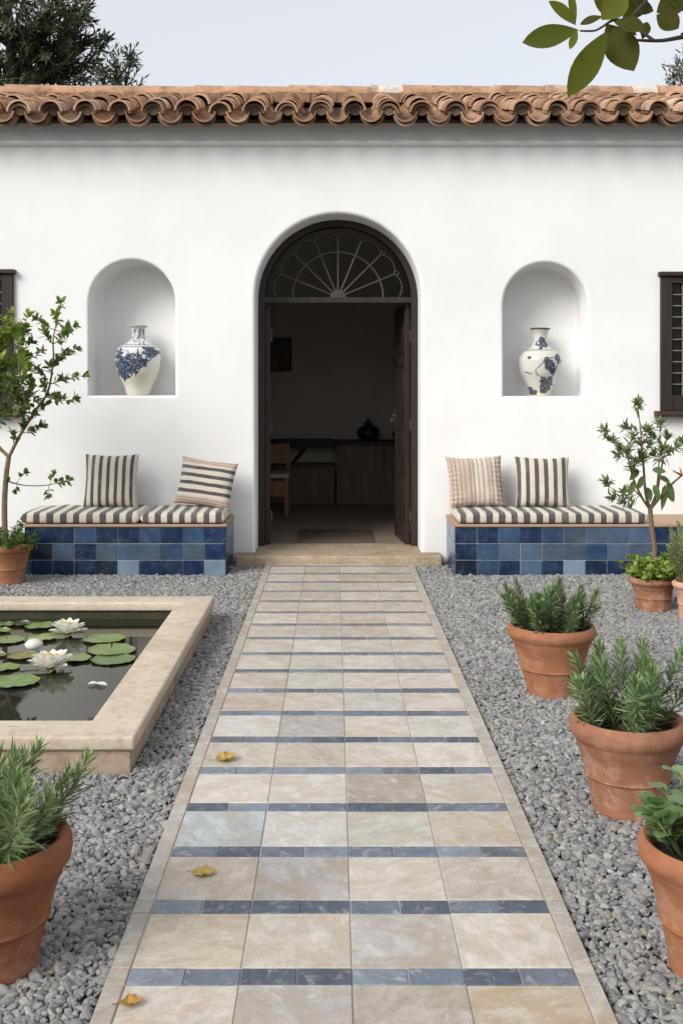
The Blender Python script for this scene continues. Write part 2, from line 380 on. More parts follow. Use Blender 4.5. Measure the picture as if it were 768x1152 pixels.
PATH_L, PATH_R = -0.566, 0.656
POOL = (-3.3, -0.783, 4.096, 6.80)     # outer wall
WALLY = 9.05
BENCH_F = 8.39
LB = (-2.44, -0.853); RB = (0.95, 3.05)
def gravel():
    rng = np.random.default_rng(5)
    pts = []
    def grid(x0, x1, y0, y1, sp):
        nx = int((x1 - x0) / sp); ny = int((y1 - y0) / sp)
        gx, gy = np.meshgrid(np.arange(nx), np.arange(ny))
        x = x0 + (gx.ravel() + rng.random(nx * ny)) * sp; y = y0 + (gy.ravel() + rng.random(nx * ny)) * sp
        return np.stack([x, y], 1)
    P = grid(-3.6, 3.6, 1.45, 9.02, 0.0152)
    x, y = P[:, 0], P[:, 1]
    half = 0.40 * y + 0.75
    keep = np.abs(x) < half
    keep &= ~((x > PATH_L - 0.006) & (x < PATH_R + 0.006))
    keep &= ~((x > POOL[0]) & (x < POOL[1] + 0.004) & (y > POOL[2] - 0.004) & (y < POOL[3] + 0.004))
    keep &= ~((y > BENCH_F - 0.004) & (((x > LB[0] - .005) & (x < LB[1] + .005)) | ((x > RB[0] - .005) & (x < RB[1] + .005))))
    keep &= ~((y > 8.815) & (x > -0.83) & (x < 0.90))
    for (cx, cy, r) in POTS: keep &= ((x - cx) ** 2 + (y - cy) ** 2) > (r - 0.008) ** 2
    P = P[keep]; n = len(P)
    size = np.clip(rng.lognormal(math.log(0.0205), 0.33, n), 0.010, 0.040)
    z = rng.random(n) * 0.010 + 0.002
    # a slightly uneven bed
    z += 0.006 * np.sin(P[:, 0] * 3.1 + 1) * np.sin(P[:, 1] * 2.3)
    rot = np.stack([rng.normal(0, 0.35, n), rng.normal(0, 0.35, n), rng.random(n) * 6.283], 1)
    scl = np.stack([size * rng.uniform(0.95, 1.5, n), size * rng.uniform(0.65, 1.0, n), size * rng.uniform(0.4, 0.75, n)], 1)
    V = np.stack([P[:, 0], P[:, 1], z], 1)
    me = bpy.data.meshes.new('gravel'); me.vertices.add(n); me.vertices.foreach_set('co', V.astype(np.float32).ravel())
    for nm, arr in (('rot', rot), ('scl', scl)):
        a = me.attributes.new(nm, 'FLOAT_VECTOR', 'POINT'); a.data.foreach_set('vector', arr.astype(np.float32).ravel())
    a = me.attributes.new('pick', 'INT', 'POINT'); a.data.foreach_set('value', rng.integers(0, 8, n).astype(np.int32))
    o = bpy.data.objects.new('gravel', me); COL.objects.link(o); o['kind'] = 'stuff'
    # material
    t = NT('pebble'); oi = t.node('ShaderNodeObjectInfo'); c = t.coord()
    r = oi.outputs['Random']
    G = lambda r_, g_, b_: (r_, g_, b_, 1)
    base = t.ramp(r, [(0.0, G(.17, .17, .168)), (0.16, G(.32, .315, .305)), (0.30, G(.22, .22, .218)), (0.46, G(.40, .39, .375)), (0.60, G(.28, .278, .272)), (0.74, G(.46, .445, .42)), (0.86, G(.34, .325, .305)), (0.955, G(.38, .35, .31)), (0.975, G(.45, .37, .28)), (0.98, G(.25, .252, .258)), (1.0, G(.54, .525, .50))])
    base = t.mix(1.0, base, (1.03, 1.035, 1.04, 1), 'MULTIPLY')
    n1 = t.noise(c, 3.0, 5, 0.65)
    col = t.mix(t.ramp(n1, [(0.35, g(0)), (0.7, g(1))]), t.mix(1.0, base, g(0.7), 'MULTIPLY'), base)
    t.bump(t.noise(c, 5, 5, 0.7), 0.4, 0.12)
    M = t.set(col, 0.78, 0.3)
    me.materials.append(M)
    # geometry nodes
    ng = bpy.data.node_groups.new('scatter_pebbles', 'GeometryNodeTree')
    ng.interface.new_socket('Geometry', in_out='INPUT', socket_type='NodeSocketGeometry')
    ng.interface.new_socket('Geometry', in_out='OUTPUT', socket_type='NodeSocketGeometry')
    N = ng.nodes; L = ng.links
    gi = N.new('NodeGroupInput'); go = N.new('NodeGroupOutput')
    g2i = N.new('GeometryNodeGeometryToInstance')
    for k in range(8):
        ico = N.new('GeometryNodeMeshIcoSphere'); ico.inputs['Radius'].default_value = 0.5; ico.inputs['Subdivisions'].default_value = 3
        pos = N.new('GeometryNodeInputPosition'); ad = N.new('ShaderNodeVectorMath'); ad.operation = 'ADD'
        L.new(pos.outputs[0], ad.inputs[0]); ad.inputs[1].default_value = (k * 7.3, k * 3.1, -k * 5.7)
        vo = N.new('ShaderNodeTexVoronoi'); vo.inputs['Scale'].default_value = 1.5; vo.feature = 'SMOOTH_F1'
        try: vo.inputs['Smoothness'].default_value = 0.35
        except Exception: pass
        L.new(ad.outputs[0], vo.inputs['Vector'])
        no = N.new('ShaderNodeTexNoise'); no.inputs['Scale'].default_value = 1.4; no.inputs['Detail'].default_value = 2.0
        L.new(ad.outputs[0], no.inputs['Vector'])
        m1 = N.new('ShaderNodeMath'); m1.operation = 'MULTIPLY_ADD'; L.new(vo.outputs['Distance'], m1.inputs[0]); m1.inputs[1].default_value = -0.75; m1.inputs[2].default_value = 1.05
        m2 = N.new('ShaderNodeMath'); m2.operation = 'MULTIPLY_ADD'; L.new(no.outputs['Fac'], m2.inputs[0]); m2.inputs[1].default_value = 0.6; L.new(m1.outputs[0], m2.inputs[2])
        sc = N.new('ShaderNodeVectorMath'); sc.operation = 'SCALE'; L.new(pos.outputs[0], sc.inputs[0]); L.new(m2.outputs[0], sc.inputs['Scale'])
        sp = N.new('GeometryNodeSetPosition'); L.new(ico.outputs[0], sp.inputs['Geometry']); L.new(sc.outputs[0], sp.inputs['Position'])
        ss = N.new('GeometryNodeSetShadeSmooth'); L.new(sp.outputs[0], ss.inputs[0])
        sm = N.new('GeometryNodeSetMaterial'); sm.inputs['Material'].default_value = M; L.new(ss.outputs[0], sm.inputs[0])
        L.new(sm.outputs[0], g2i.inputs[0])
    iop = N.new('GeometryNodeInstanceOnPoints'); L.new(gi.outputs[0], iop.inputs['Points']); L.new(g2i.outputs[0], iop.inputs['Instance'])
    iop.inputs['Pick Instance'].default_value = True
    def na(name, typ):
        a = N.new('GeometryNodeInputNamedAttribute'); a.data_type = typ; a.inputs['Name'].default_value = name
        return [o_ for o_ in a.outputs if o_.enabled and o_.name == 'Attribute'][0]
    L.new(na('pick', 'INT'), iop.inputs['Instance Index'])
    L.new(na('scl', 'FLOAT_VECTOR'), iop.inputs['Scale'])
    e2r = N.new('FunctionNodeEulerToRotation'); L.new(na('rot', 'FLOAT_VECTOR'), e2r.inputs[0]); L.new(e2r.outputs[0], iop.inputs['Rotation'])
    L.new(iop.outputs[0], go.inputs[0])
    md = o.modifiers.new('scatter', 'NODES'); md.node_group = ng

# ------------------------------------------------------------------ path
def path():
    mb = MB()
    mb.mi = 0; mb.col = (0.4, 0.34, 0.28, 0.5)
    mb.box(PATH_L, PATH_R, 0.55, 8.815, -0.05, 0.0215)
    CR = srgb(221, 213, 203); CW = srgb(225, 220, 213); TN = srgb(206, 196, 184); GY = srgb(197, 192, 188); BG = srgb(196, 204, 206)
    TP = srgb(190, 179, 167); BR = srgb(211, 197, 179); LG = srgb(212, 208, 200)
    pick = {0: [BR, CR, GY, CR], 1: [TN, GY, CR, TN], 2: [BG, CW, LG, TN], 3: [CR, CW, TP, LG], 4: [TN, TN, CR, CR], 5: [CW, GY, CR, LG], -1: [CR, GY, TP, BR], 6: [TN, CR, LG, CR], 8: [CR, LG, CW, GY], 9: [CW, CW, LG, LG], 10: [TN, GY, TN, CR]}
    pal = [CR, CR, TN, LG, TP, TN, CR, CR]
    K = 0.775
    P = 0.357; Y0 = 2.661 + 0.038          # near edge of the stone course beyond strip 0
    xi0, xi1 = PATH_L + 0.052, PATH_R - 0.052
    cols = [xi0 + (xi1 - xi0) * k / 4 for k in range(5)]
    gr = 0.0018
    for k in range(-6, 18):
        ya = Y0 + k * P; yb = ya + P - 0.076
        yb2 = min(yb, 8.81)
        if ya > 8.78: break
        row = pick.get(k) or [random.choice(pal) for _ in range(4)]
        for i in range(4):
            c = row[i]; j = U(0.95, 1.05) * K
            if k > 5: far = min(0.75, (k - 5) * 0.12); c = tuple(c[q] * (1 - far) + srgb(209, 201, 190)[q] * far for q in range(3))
            mb.mi = 1; mb.col = (c[0] * j, c[1] * j, c[2] * j, R())
            dz = U(-0.0012, 0.0012)
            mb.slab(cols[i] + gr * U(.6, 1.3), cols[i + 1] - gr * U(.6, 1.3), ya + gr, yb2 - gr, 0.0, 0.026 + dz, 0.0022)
        for (xa, xb) in ((PATH_L, xi0), (xi1, PATH_R)):
            for (y1, y2) in ((ya - 0.001, yb2), (yb, min(yb + 0.075, 8.81))):
                if y2 - y1 < 0.02: continue
                c = srgb(201, 193, 182); j = U(0.92, 1.0) * K * 0.98
                mb.mi = 1; mb.col = (c[0] * j, c[1] * j, c[2] * j, R())
                mb.slab(xa + (0 if xa == PATH_L else gr), xb - (gr if xa == PATH_L else 0), y1 + gr, y2 - gr, 0.0, 0.0265 + U(-.001, .001), 0.0025)
        if yb + 0.076 < 8.82:
            for i in range(8):
                xa = xi0 + (xi1 - xi0) * i / 8; xb = xi0 + (xi1 - xi0) * (i + 1) / 8
                v = R()
                if v < 0.35: c = (0.080, 0.100, 0.138)
                elif v < 0.7: c = (0.140, 0.168, 0.215)
                elif v < 0.9: c = (0.20, 0.235, 0.285)
                else: c = (0.11, 0.125, 0.15)
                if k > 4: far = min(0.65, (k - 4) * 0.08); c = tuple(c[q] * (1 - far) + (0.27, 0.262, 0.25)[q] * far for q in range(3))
                mb.mi = 2; mb.col = (*c, R())
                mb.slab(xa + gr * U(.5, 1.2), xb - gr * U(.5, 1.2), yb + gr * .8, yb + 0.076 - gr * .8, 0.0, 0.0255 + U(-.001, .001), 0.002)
    struct(mb.build('path', [M_GROUT, M_PAVE, M_SLATE]))

# ------------------------------------------------------------------ house
HOUSE = thing('house', (0, WALLY, 0), 'low white plastered house with tiled roof and open arched doorway', 'house')
def arch_loop(cx, hw, zb, zs, off=0.0, n=20, square=False, zt=None):
    pts = [(cx - hw - off, zb - off), (cx + hw + off, zb - off)]
    if square:
        return pts + [(cx + hw + off, zt + off), (cx - hw - off, zt + off)]
    for k in range(n + 1):
        a = PI * k / n
        pts.append((cx + (hw + off) * math.cos(a), zs + (hw + off) * math.sin(a)))
    return pts
DOOR = (0.032, 0.703, -0.2, 2.26)
NICHE_L = (-1.716, 0.366, 1.417, 2.205)
NICHE_R = (1.791, 0.358, 1.412, 2.190)
WIN_R = (2.835, 1.31, 3.72, 2.40); WIN_L = (-3.70, 1.31, -2.792, 2.42)    # recess x0,z0,x1,z1
def wall():
    mb = MB()
    yF = WALLY; yB = WALLY + 0.5
    X0, X1, Z0, Z1 = -6.5, 6.5, -0.3, 3.70
    r = 0.022
    specs = []
    specs.append((lambda o: arch_loop(*DOOR, off=o, n=28), 0.5, 'through', 0.03))
    specs.append((lambda o: arch_loop(*NICHE_L, off=o), 0.40, 'back', 0.025))
    specs.append((lambda o: arch_loop(*NICHE_R, off=o), 0.40, 'back', 0.025))
    for w in (WIN_L, WIN_R):
        specs.append(((lambda o, w=w: arch_loop((w[0] + w[2]) / 2, (w[2] - w[0]) / 2, w[1], 0, off=o, square=True, zt=w[3])), 0.14, 'back', 0.012))
    def sheet(y, loops, flip):
        bm = bmesh.new(); edges = []
        for lp in loops:
            vs = [bm.verts.new((p[0], y, p[1])) for p in lp]
            for a, b in zip(vs, vs[1:] + vs[:1]): edges.append(bm.edges.new((a, b)))
        bmesh.ops.triangle_fill(bm, use_beauty=True, use_dissolve=False, edges=edges)
        bm.verts.index_update(); base = len(mb.v)
        for v in bm.verts: mb.vert(v.co)
        for f in bm.faces:
            idx = [base + v.index for v in f.verts]
            f.normal_update()
            want = -1 if not flip else 1
            if f.normal.y * want < 0: idx.reverse()
            mb.face(idx)
        bm.free()
    outer = [(X0, Z0), (X1, Z0), (X1, Z1), (X0, Z1)]
    sheet(yF, [outer] + [s[0](s[3]) for s in specs], False)
    sheet(yB, [outer, specs[0][0](0.0)], True)
    for fn, depth, kind, rr in specs:
        rings = []
        for k in range(6):                       # rounded arris
            a = PI / 2 * k / 5
            rings.append([mb.vert((p[0], yF + rr * (1 - math.cos(a)), p[1])) for p in fn(rr * (1 - math.sin(a)))])
        if kind == 'through':
            rings.append([mb.vert((p[0], yB, p[1])) for p in fn(0)])
        else:
            q = 0.035 if rr > 0.015 else 0.004
            for k in range(5):
                a = PI / 2 * k / 4
                rings.append([mb.vert((p[0], yF + depth - q + q * math.sin(a), p[1])) for p in fn(-q * (1 - math.cos(a)))])
        for A, B in zip(rings, rings[1:]):
            n = len(A)
            for i in range(n):
                j = (i + 1) % n; mb.face((A[j], A[i], B[i], B[j]))
        if kind == 'back':
            mb.face(list(rings[-1]))
    # ends and rear
    mb.box(X0, X0 + 0.4, yB + 0.001, 13.9, Z0, 3.3); mb.box(X1 - 0.4, X1, yB + 0.001, 13.9, Z0, 3.3)
    mb.box(X0 + 0.401, X1 - 0.401, 13.5, 13.9, Z0, 3.25)
    w = mb.build('wall', M_PLASTER, HOUSE, smooth=True, sharp=35)
    # cornice under the eaves
    mb = MB()
    prof = [(9.049, 3.530), (9.034, 3.536), (9.012, 3.541), (9.000, 3.549), (8.994, 3.560), (8.996, 3.571), (9.006, 3.581), (9.022, 3.587), (9.026, 3.62), (9.022, 3.66), (9.012, 3.70), (9.005, 3.74), (9.049, 3.741)]
    A = [mb.vert((-6.5, y, z)) for y, z in prof]; B = [mb.vert((6.5, y, z)) for y, z in prof]
    n = len(prof)
    for i in range(n):
        j = (i + 1) % n; mb.face((A[j], A[i], B[i], B[j]))
    mb.face(A); mb.face(list(reversed(B)))
    mb.build('cornice', M_PLASTER, HOUSE, smooth=True, sharp=50)
    # the room behind the door
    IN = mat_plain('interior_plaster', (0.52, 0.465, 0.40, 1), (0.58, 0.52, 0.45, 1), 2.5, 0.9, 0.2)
    FL = mat_plain('interior_floor_tile', (0.22, 0.165, 0.125, 1), (0.29, 0.225, 0.175, 1), 3.5, 0.5, 0.15)
    mb = MB()
    mb.box(-2.5, -2.4, 9.551, 13.4, 0.0, 3.1); mb.box(2.4, 2.5, 9.551, 13.4, 0.0, 3.1)
    mb.box(-2.399, 2.399, 13.3, 13.4, 0.0, 3.1); mb.box(-2.5, 2.5, 9.551, 13.4, 3.101, 3.2)
    mb.build('interior_wall', IN, HOUSE)
    mb = MB(); mb.box(-2.399, 2.399, 9.552, 13.299, -0.02, 0.085)
    mb.build('interior_floor', FL, HOUSE)
    # door step
    mb = MB()
    a, b = DOOR[0] - 0.700, DOOR[0] + 0.700
    mb.prism([(-0.818, 8.82), (0.892, 8.82), (0.892, 9.046), (b, 9.046), (b, 9.55), (a, 9.55), (a, 9.046), (-0.818, 9.046)], -0.02, 0.089)
    mb.build('doorstep', M_STEP, HOUSE, bevel=0.014, segs=3)
wall()

def door_set():
    cx, hw, _, zs = DOOR
    y0, y1 = 9.39, 9.47
    mb = MB()
    # arched frame, jambs included
    out = [(cx - hw + .001, 0.09)] + [(cx + (hw - .001) * math.cos(a), zs + (hw - .001) * math.sin(a)) for a in [PI - PI * k / 32 for k in range(33)]] + [(cx + hw - .001, 0.09)]
    w = 0.058
    inn = [(cx - hw + w, 0.09)] + [(cx + (hw - w) * math.cos(a), zs + (hw - w) * math.sin(a)) for a in [PI - PI * k / 32 for k in range(33)]] + [(cx + hw - w, 0.09)]
    n = len(out)
    Vs = {}
    for nm, lp, y in (('of', out, y0), ('if', inn, y0), ('ob', out, y1), ('ib', inn, y1)):
        Vs[nm] = [mb.vert((p[0], y, p[1])) for p in lp]
    for i in range(n - 1):
        j = i + 1
        mb.face((Vs['of'][i], Vs['if'][i], Vs['if'][j], Vs['of'][j])); mb.face((Vs['ob'][j], Vs['ib'][j], Vs['ib'][i], Vs['ob'][i]))
        mb.face((Vs['if'][i], Vs['ib'][i], Vs['ib'][j], Vs['if'][j])); mb.face((Vs['of'][j], Vs['ob'][j], Vs['ob'][i], Vs['of'][i]))
    mb.box(cx - hw + w, cx + hw - w, y0 + .004, y1 - .004, zs - 0.025, zs + 0.022)
    fr = mb.build('door_frame', M_WOOD, HOUSE, smooth=True, sharp=40)
    # fanlight
    fan = MB()
    hz = zs + 0.022; yc = 9.425; r = hw - w
    M_FAN = mat_plain('fanlight_bars', (0.055, 0.043, 0.034, 1), (0.085, 0.068, 0.055, 1), 30, 0.45, 0.2)
    for k in range(1, 8):
        a = PI * k / 8
        fan.tube([(cx + 0.06 * math.cos(a), yc, hz + 0.06 * math.sin(a)), (cx + (r - .10) * math.cos(a), yc, hz + (r - .10) * math.sin(a))], 0.0085, 6)
        # small curl at the end of the bar
        e = (cx + (r - .085) * math.cos(a), yc, hz + (r - .085) * math.sin(a))
        fan.tube([(e[0] + .018 * math.cos(q), yc, e[2] + .018 * math.sin(q)) for q in [2 * PI * z / 8 for z in range(9)]], 0.006, 5, cap=False)
    for rr in (0.40,):
        fan.tube([(cx + rr * math.cos(PI * k / 30), yc, hz + rr * math.sin(PI * k / 30)) for k in range(31)], 0.009, 6)
    # scalloped outer band: short arcs between bars
    for k in range(8):
        a0 = PI * k / 8; a1 = PI * (k + 1) / 8; pts = []
        for q in range(9):
            t = q / 8; a = a0 + (a1 - a0) * t; rr = r - .105 + 0.035 * math.sin(PI * t)
            pts.append((cx + rr * math.cos(a), yc, hz + rr * math.sin(a)))
        fan.tube(pts, 0.007, 5)
    # hub
    hubp = [(cx + 0.07 * math.cos(PI * k / 14), hz + 0.07 * math.sin(PI * k / 14)) for k in range(15)]
    A = [fan.vert((p[0], yc - .012, p[1])) for p in hubp]; B = [fan.vert((p[0], yc + .012, p[1])) for p in hubp]
    fan.face(A); fan.face(list(reversed(B)))
    for i in range(14): fan.face((A[i + 1], A[i], B[i], B[i + 1]))
    fl = fan.build('fanlight', M_FAN, HOUSE, smooth=True, sharp=50)
    gm = NT('fanlight_glass')
    tr = gm.node('ShaderNodeBsdfTransparent'); tr.inputs['Color'].default_value = (0.35, 0.33, 0.30, 1)
    gl = gm.node('ShaderNodeBsdfGlossy'); gl.inputs['Roughness'].default_value = 0.12; gl.inputs['Color'].default_value = (0.34, 0.30, 0.26, 1)
    lw = gm.node('ShaderNodeFresnel'); lw.inputs['IOR'].default_value = 1.45
    mx = gm.node('ShaderNodeMixShader'); gm.l.new(lw.outputs[0], mx.inputs[0]); gm.l.new(tr.outputs[0], mx.inputs[1]); gm.l.new(gl.outputs[0], mx.inputs[2])
    gm.l.new(mx.outputs[0], gm.n['Material Output'].inputs['Surface'])
    p = MB(); lp = [(cx + r * math.cos(PI * k / 30), hz + r * math.sin(PI * k / 30)) for k in range(31)]
    A = [p.vert((q[0], yc + .020, q[1])) for q in lp]; B = [p.vert((q[0], yc + .026, q[1])) for q in lp]
    p.face(A); p.face(list(reversed(B)))
    for i in range(len(lp)):
        j = (i + 1) % len(lp); p.face((A[j], A[i], B[i], B[j]))
    p.build('pane', gm.mat, fl)
    # door leaves
    def leaf(hx, side, ang):
        W, H, T = 0.625, 2.13, 0.045
        d = MB()
        st = 0.085
        d.box(0, st, 0, T, 0, H); d.box(W - st, W, 0, T, 0, H)
        for (a, b) in ((0, 0.16), (0.62, 0.72), (1.02, 1.10), (1.58, 1.66), (2.02, H)): d.box(st, W - st, 0, T, a, b)
        for (a, b) in ((0.16, 0.62), (0.72, 1.02), (1.10, 1.58), (1.66, 2.02)):
            d.box(st, W - st, 0.012, T - 0.012, a, b)
            b0 = len(d.v)
            d.box(st + .045, W - st - .045, 0.004, T - .004, a + .045, b - .045)
        o = d.build('door', M_WOOD, HOUSE, local=True, bevel=0.003, segs=1)
        o.location = (hx, 9.472 - WALLY, 0.094)
        o.rotation_euler = (0, 0, ang)
        if side < 0: pass
        h = MB()
        for yy, sg in ((-0.004, -1), (T + .004, 1)):
            h.box(W - .07, W - .02, min(yy, yy + sg * .004), max(yy, yy + sg * .004), 1.02, 1.20)
            h.tube([(W - .045 + .028 * math.sin(q), yy + sg * (.012 + .012 * (1 - math.cos(q))), 1.12 - .03 * (1 - math.cos(q))) for q in [2 * PI * z / 12 for z in range(13)]], 0.005, 6, cap=False)
            h.tube([(W - .045, yy, 1.125), (W - .045, yy + sg * .022, 1.125)], 0.009, 8)
        hm = mat_plain('worn_brass', (0.16, 0.12, 0.07, 1), (0.24, 0.19, 0.12, 1), 40, 0.35, 0.2); hm.node_tree.nodes['Principled BSDF'].inputs['Metallic'].default_value = 0.8
        h.build('handle', hm, o, local=True, smooth=True)
        for z in (0.25, 1.06, 1.85):
            hg = MB(); hg.tube([(0.0, -0.008, z - .05), (0.0, -0.008, z + .05)], 0.011, 8)
            hg.build('hinge', M_IRON, o, local=True, smooth=True)
        return o
    leaf(cx + hw - w - 0.004 + 0.0, 1, math.radians(95.5))
    # mirrored left leaf: hinged on the left, swung a little past square
    leaf(cx - hw + w + 0.045, -1, math.radians(95))
door_set()

def windows():
    glass = NT('window_glass'); glass.set((0.010, 0.009, 0.008, 1), 0.08, 0.22)
    for (w, lab) in ((WIN_R, 'r'), (WIN_L, 'l')):
        x0, z0, x1, z1 = w
        f = MB()
        fw = 0.10; yo = WALLY - 0.035; yi = WALLY + 0.06
        # casing proud of the wall, outside the recess
        f.box(x0 - .075, x0 + .02, yo, yi, z0 - .02, z1 + .03); f.box(x1 - .02, x1 + .075, yo, yi, z0 - .02, z1 + .03)
        f.box(x0 + .02, x1 - .02, yo + .004, yi, z1 - .03, z1 + .028); f.box(x0 + .02, x1 - .02, yo + .004, yi, z0 - .018, z0 + .11)
        f.box(x0 - .095, x1 + .095, yo - .03, yi - .1 + .04, z1 + .03, z1 + .065)
        o = f.build('window', M_WOOD, HOUSE, bevel=0.004, segs=1)
        lt = MB(); yl = WALLY - 0.012
        n = 3
        xs = [x0 + .02 + (x1 - x0 - .04) * k / 9 for k in range(1, 9)]
        for k, x in enumerate(xs): lt.box(x - .0045, x + .0045, yl, yl + .012, z0 + .11, z1 - .03)
        m = 10
        for k in range(1, m):
            z = z0 + .11 + (z1 - z0 - .14) * k / m
            lt.box(x0 + .02, x1 - .02, yl - .003, yl + .009, z - .0045, z + .0045)
        lt.build('lattice', M_GRILLE, o)
        p = MB(); p.box(x0 + .021, x1 - .021, yl + .03, yl + .036, z0 + .1, z1 - .02)
        p.build('pane', glass.mat, o)
        s = MB(); s.box(x0 - .125, x1 + .125, WALLY - .10, WALLY + .02, z0 - .07, z0 - .022)
        s.build('sill', M_WOODX, o, bevel=0.006, segs=2)
windows()

# ------------------------------------------------------------------ roof
def roof():
    mb = MB()
    pitch = 0.2755; y_e = 8.72; slope = math.atan(0.325); ca, sa = math.cos(slope), math.sin(slope)
    z_e = 3.665
    x_start = -6.75 + 0.03
    ncol = int(13.5 / pitch)
    def barrel(cx, y, z, L, r0, r1, up, th, col, tilt=0.0, yaw=0.0, spread=1.0):
        # half barrel running up the slope from (y,z); up=1 cover, -1 pan; r0 near radius, r1 far radius
        n = 10; ring = {}
        mb.col = col
        for e, (s, rr) in enumerate(((0, r0), (L, r1))):
            for lay, dr in (('o', 0.0), ('i', -th)):
                vs = []
                for k in range(n + 1):
                    a = PI / 2 - (PI / 2 * spread) + PI * spread * k / n
                    lx = (rr + dr) * math.cos(a); lz = up * (rr + dr) * math.sin(a)
                    yy = s
                    px = cx + lx + yaw * s; py = y + yy * ca - lz * sa * 0.25; pz = z + yy * (sa + tilt) + lz
                    vs.append(mb.vert((px, py, pz)))
                ring[(e, lay)] = vs
        for k in range(n):
            mb.face((ring[(0, 'o')][k], ring[(0, 'o')][k + 1], ring[(1, 'o')][k + 1], ring[(1, 'o')][k]))
            mb.face((ring[(1, 'i')][k], ring[(1, 'i')][k + 1], ring[(0, 'i')][k + 1], ring[(0, 'i')][k]))
            mb.face((ring[(0, 'i')][k], ring[(0, 'i')][k + 1], ring[(0, 'o')][k + 1], ring[(0, 'o')][k]))
        for k in (0, n):
            mb.face((ring[(0, 'i')][k], ring[(0, 'o')][k], ring[(1, 'o')][k], ring[(1, 'i')][k]))
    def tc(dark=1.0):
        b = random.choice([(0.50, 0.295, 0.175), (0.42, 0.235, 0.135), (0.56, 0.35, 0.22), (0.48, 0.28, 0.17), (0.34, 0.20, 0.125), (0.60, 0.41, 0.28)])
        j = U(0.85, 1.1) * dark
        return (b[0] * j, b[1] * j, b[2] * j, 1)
    expo = 0.27; L = 0.38
    ncourse = 6
    for c in range(ncol):
        cx = x_start + c * pitch
        for k in range(ncourse):
            s = k * expo + U(-.012, .012)
            y = y_e + s * ca; z = z_e + s * sa
            jx = U(-.006, .006); jz = U(-.004, .004)
            Lk = L if k < ncourse - 1 else 0.30
            # pan: open side up
            barrel(cx + pitch / 2 + jx, y + 0.02 + U(-.01, .01), z + 0.095 + jz, Lk, 0.098, 0.084, -1, 0.014, tc(0.9), -0.03, U(-.01, .01), 0.94)
            # cover
            barrel(cx + U(-.009, .009), y + U(-.035, .02), z + 0.078 + U(-.007, .007), Lk, 0.097 + U(-.005, .004), 0.078, 1, 0.014, tc(), -0.035, U(-.025, .025), 0.97)
        # mortar plug under the first cover
        mb.col = (0.17, 0.115, 0.08, 1); yy_ = y_e + U(.045, .065)
        ctr = mb.vert((cx, yy_, z_e + .06)); arc = [mb.vert((cx + .084 * math.cos(PI * q / 10), yy_ + U(-.008, .008), z_e + .085 + .078 * math.sin(PI * q / 10))) for q in range(11)]
        for q in range(10): mb.face((ctr, arc[q + 1], arc[q]))
        # lower eave course of dark noses
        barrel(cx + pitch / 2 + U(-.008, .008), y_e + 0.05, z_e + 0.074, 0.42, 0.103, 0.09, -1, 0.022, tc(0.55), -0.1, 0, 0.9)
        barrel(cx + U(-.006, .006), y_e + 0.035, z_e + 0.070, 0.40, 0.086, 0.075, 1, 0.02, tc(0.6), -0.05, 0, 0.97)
    # deck under the tiles and long rear slope
    mb.col = (0.16, 0.10, 0.07, 1)
    yr = y_e + ncourse * expo * ca; zr = z_e + ncourse * expo * sa
    ys = 8.90; zs = z_e + (ys - y_e) / ca * sa
    b = len(mb.v)
    for x in (-6.7, 6.7):
        for (y, z) in ((ys, zs - 0.03), (ys, zs + .0), (yr, zr + 0.02), (14.1, zr - 0.95), (14.1, zr - 1.02), (yr, zr - .06)): mb.vert((x, y, z))
    for i in range(6):
        j = (i + 1) % 6; mb.face((b + i, b + j, b + 6 + j, b + 6 + i))
    mb.face([b + i for i in reversed(range(6))]); mb.face([b + 6 + i for i in range(6)])
    # rear slope courses
    for c in range(ncol):
        cx = x_start + c * pitch
        barrel(cx, yr + 3.72, zr - 0.86, 0.4, .097, .08, 1, .014, tc()); 
    ro = mb.build('roof', M_ROOF, HOUSE, smooth=True, sharp=50)
    # ridge
    mb2 = MB(); x = -6.75; zc = zr + 0.115
    def cap(xa, xb, r, col, mi, dz):
        n = 12; rings = []
        mb2.col = col; mb2.mi = mi
        for (xx, rr) in ((xa, r), (xa + 0.004, r + .004), (xb, r - 0.006)):
            rings.append([mb2.vert((xx, yr + rr * math.cos(PI * k / n), zc + dz + 0.012 + rr * 0.95 * math.sin(PI * k / n) + (0.0))) for k in range(n + 1)])
        for A, B in zip(rings, rings[1:]):
            for k in range(n): mb2.face((A[k + 1], A[k], B[k], B[k + 1]))
        mb2.face(rings[0]); mb2.face(list(reversed(rings[-1])))
    whites = [(0.42, 0.65), (2.85, 3.08)]
    while x < 6.75:
        Ln = U(0.34, 0.52); xe = x + Ln
        for (a, b_) in whites:
            if x < a < xe: xe = a
        hit = [w for w in whites if abs(x - w[0]) < 1e-6]
        if hit:
            xe = hit[0][1]; cap(x, xe, 0.104, (0.6, 0.55, 0.5, 1), 1, U(0, .004))
        else:
            t = random.choice([(0.54, 0.325, 0.20), (0.57, 0.37, 0.25), (0.49, 0.29, 0.18), (0.60, 0.41, 0.29)])
            cap(x, xe + 0.012, 0.100 + U(-.004, .006), (*t, 1), 0, U(-.006, .006))
        x = xe
    # mortar bedding under the caps
    mb2.col = (0.30, 0.19, 0.125, 1); mb2.mi = 0
    for k in range(160):
        xx = -6.7 + k * 0.084; mb2.box(xx, xx + 0.0838, yr - 0.125 + U(-.012, .006), yr + .1, zr + 0.03, zc + 0.012 + U(-.012, .008))
    mb2.build('ridge', [M_ROOF, M_MORTAR], ro, smooth=True, sharp=40)
roof()

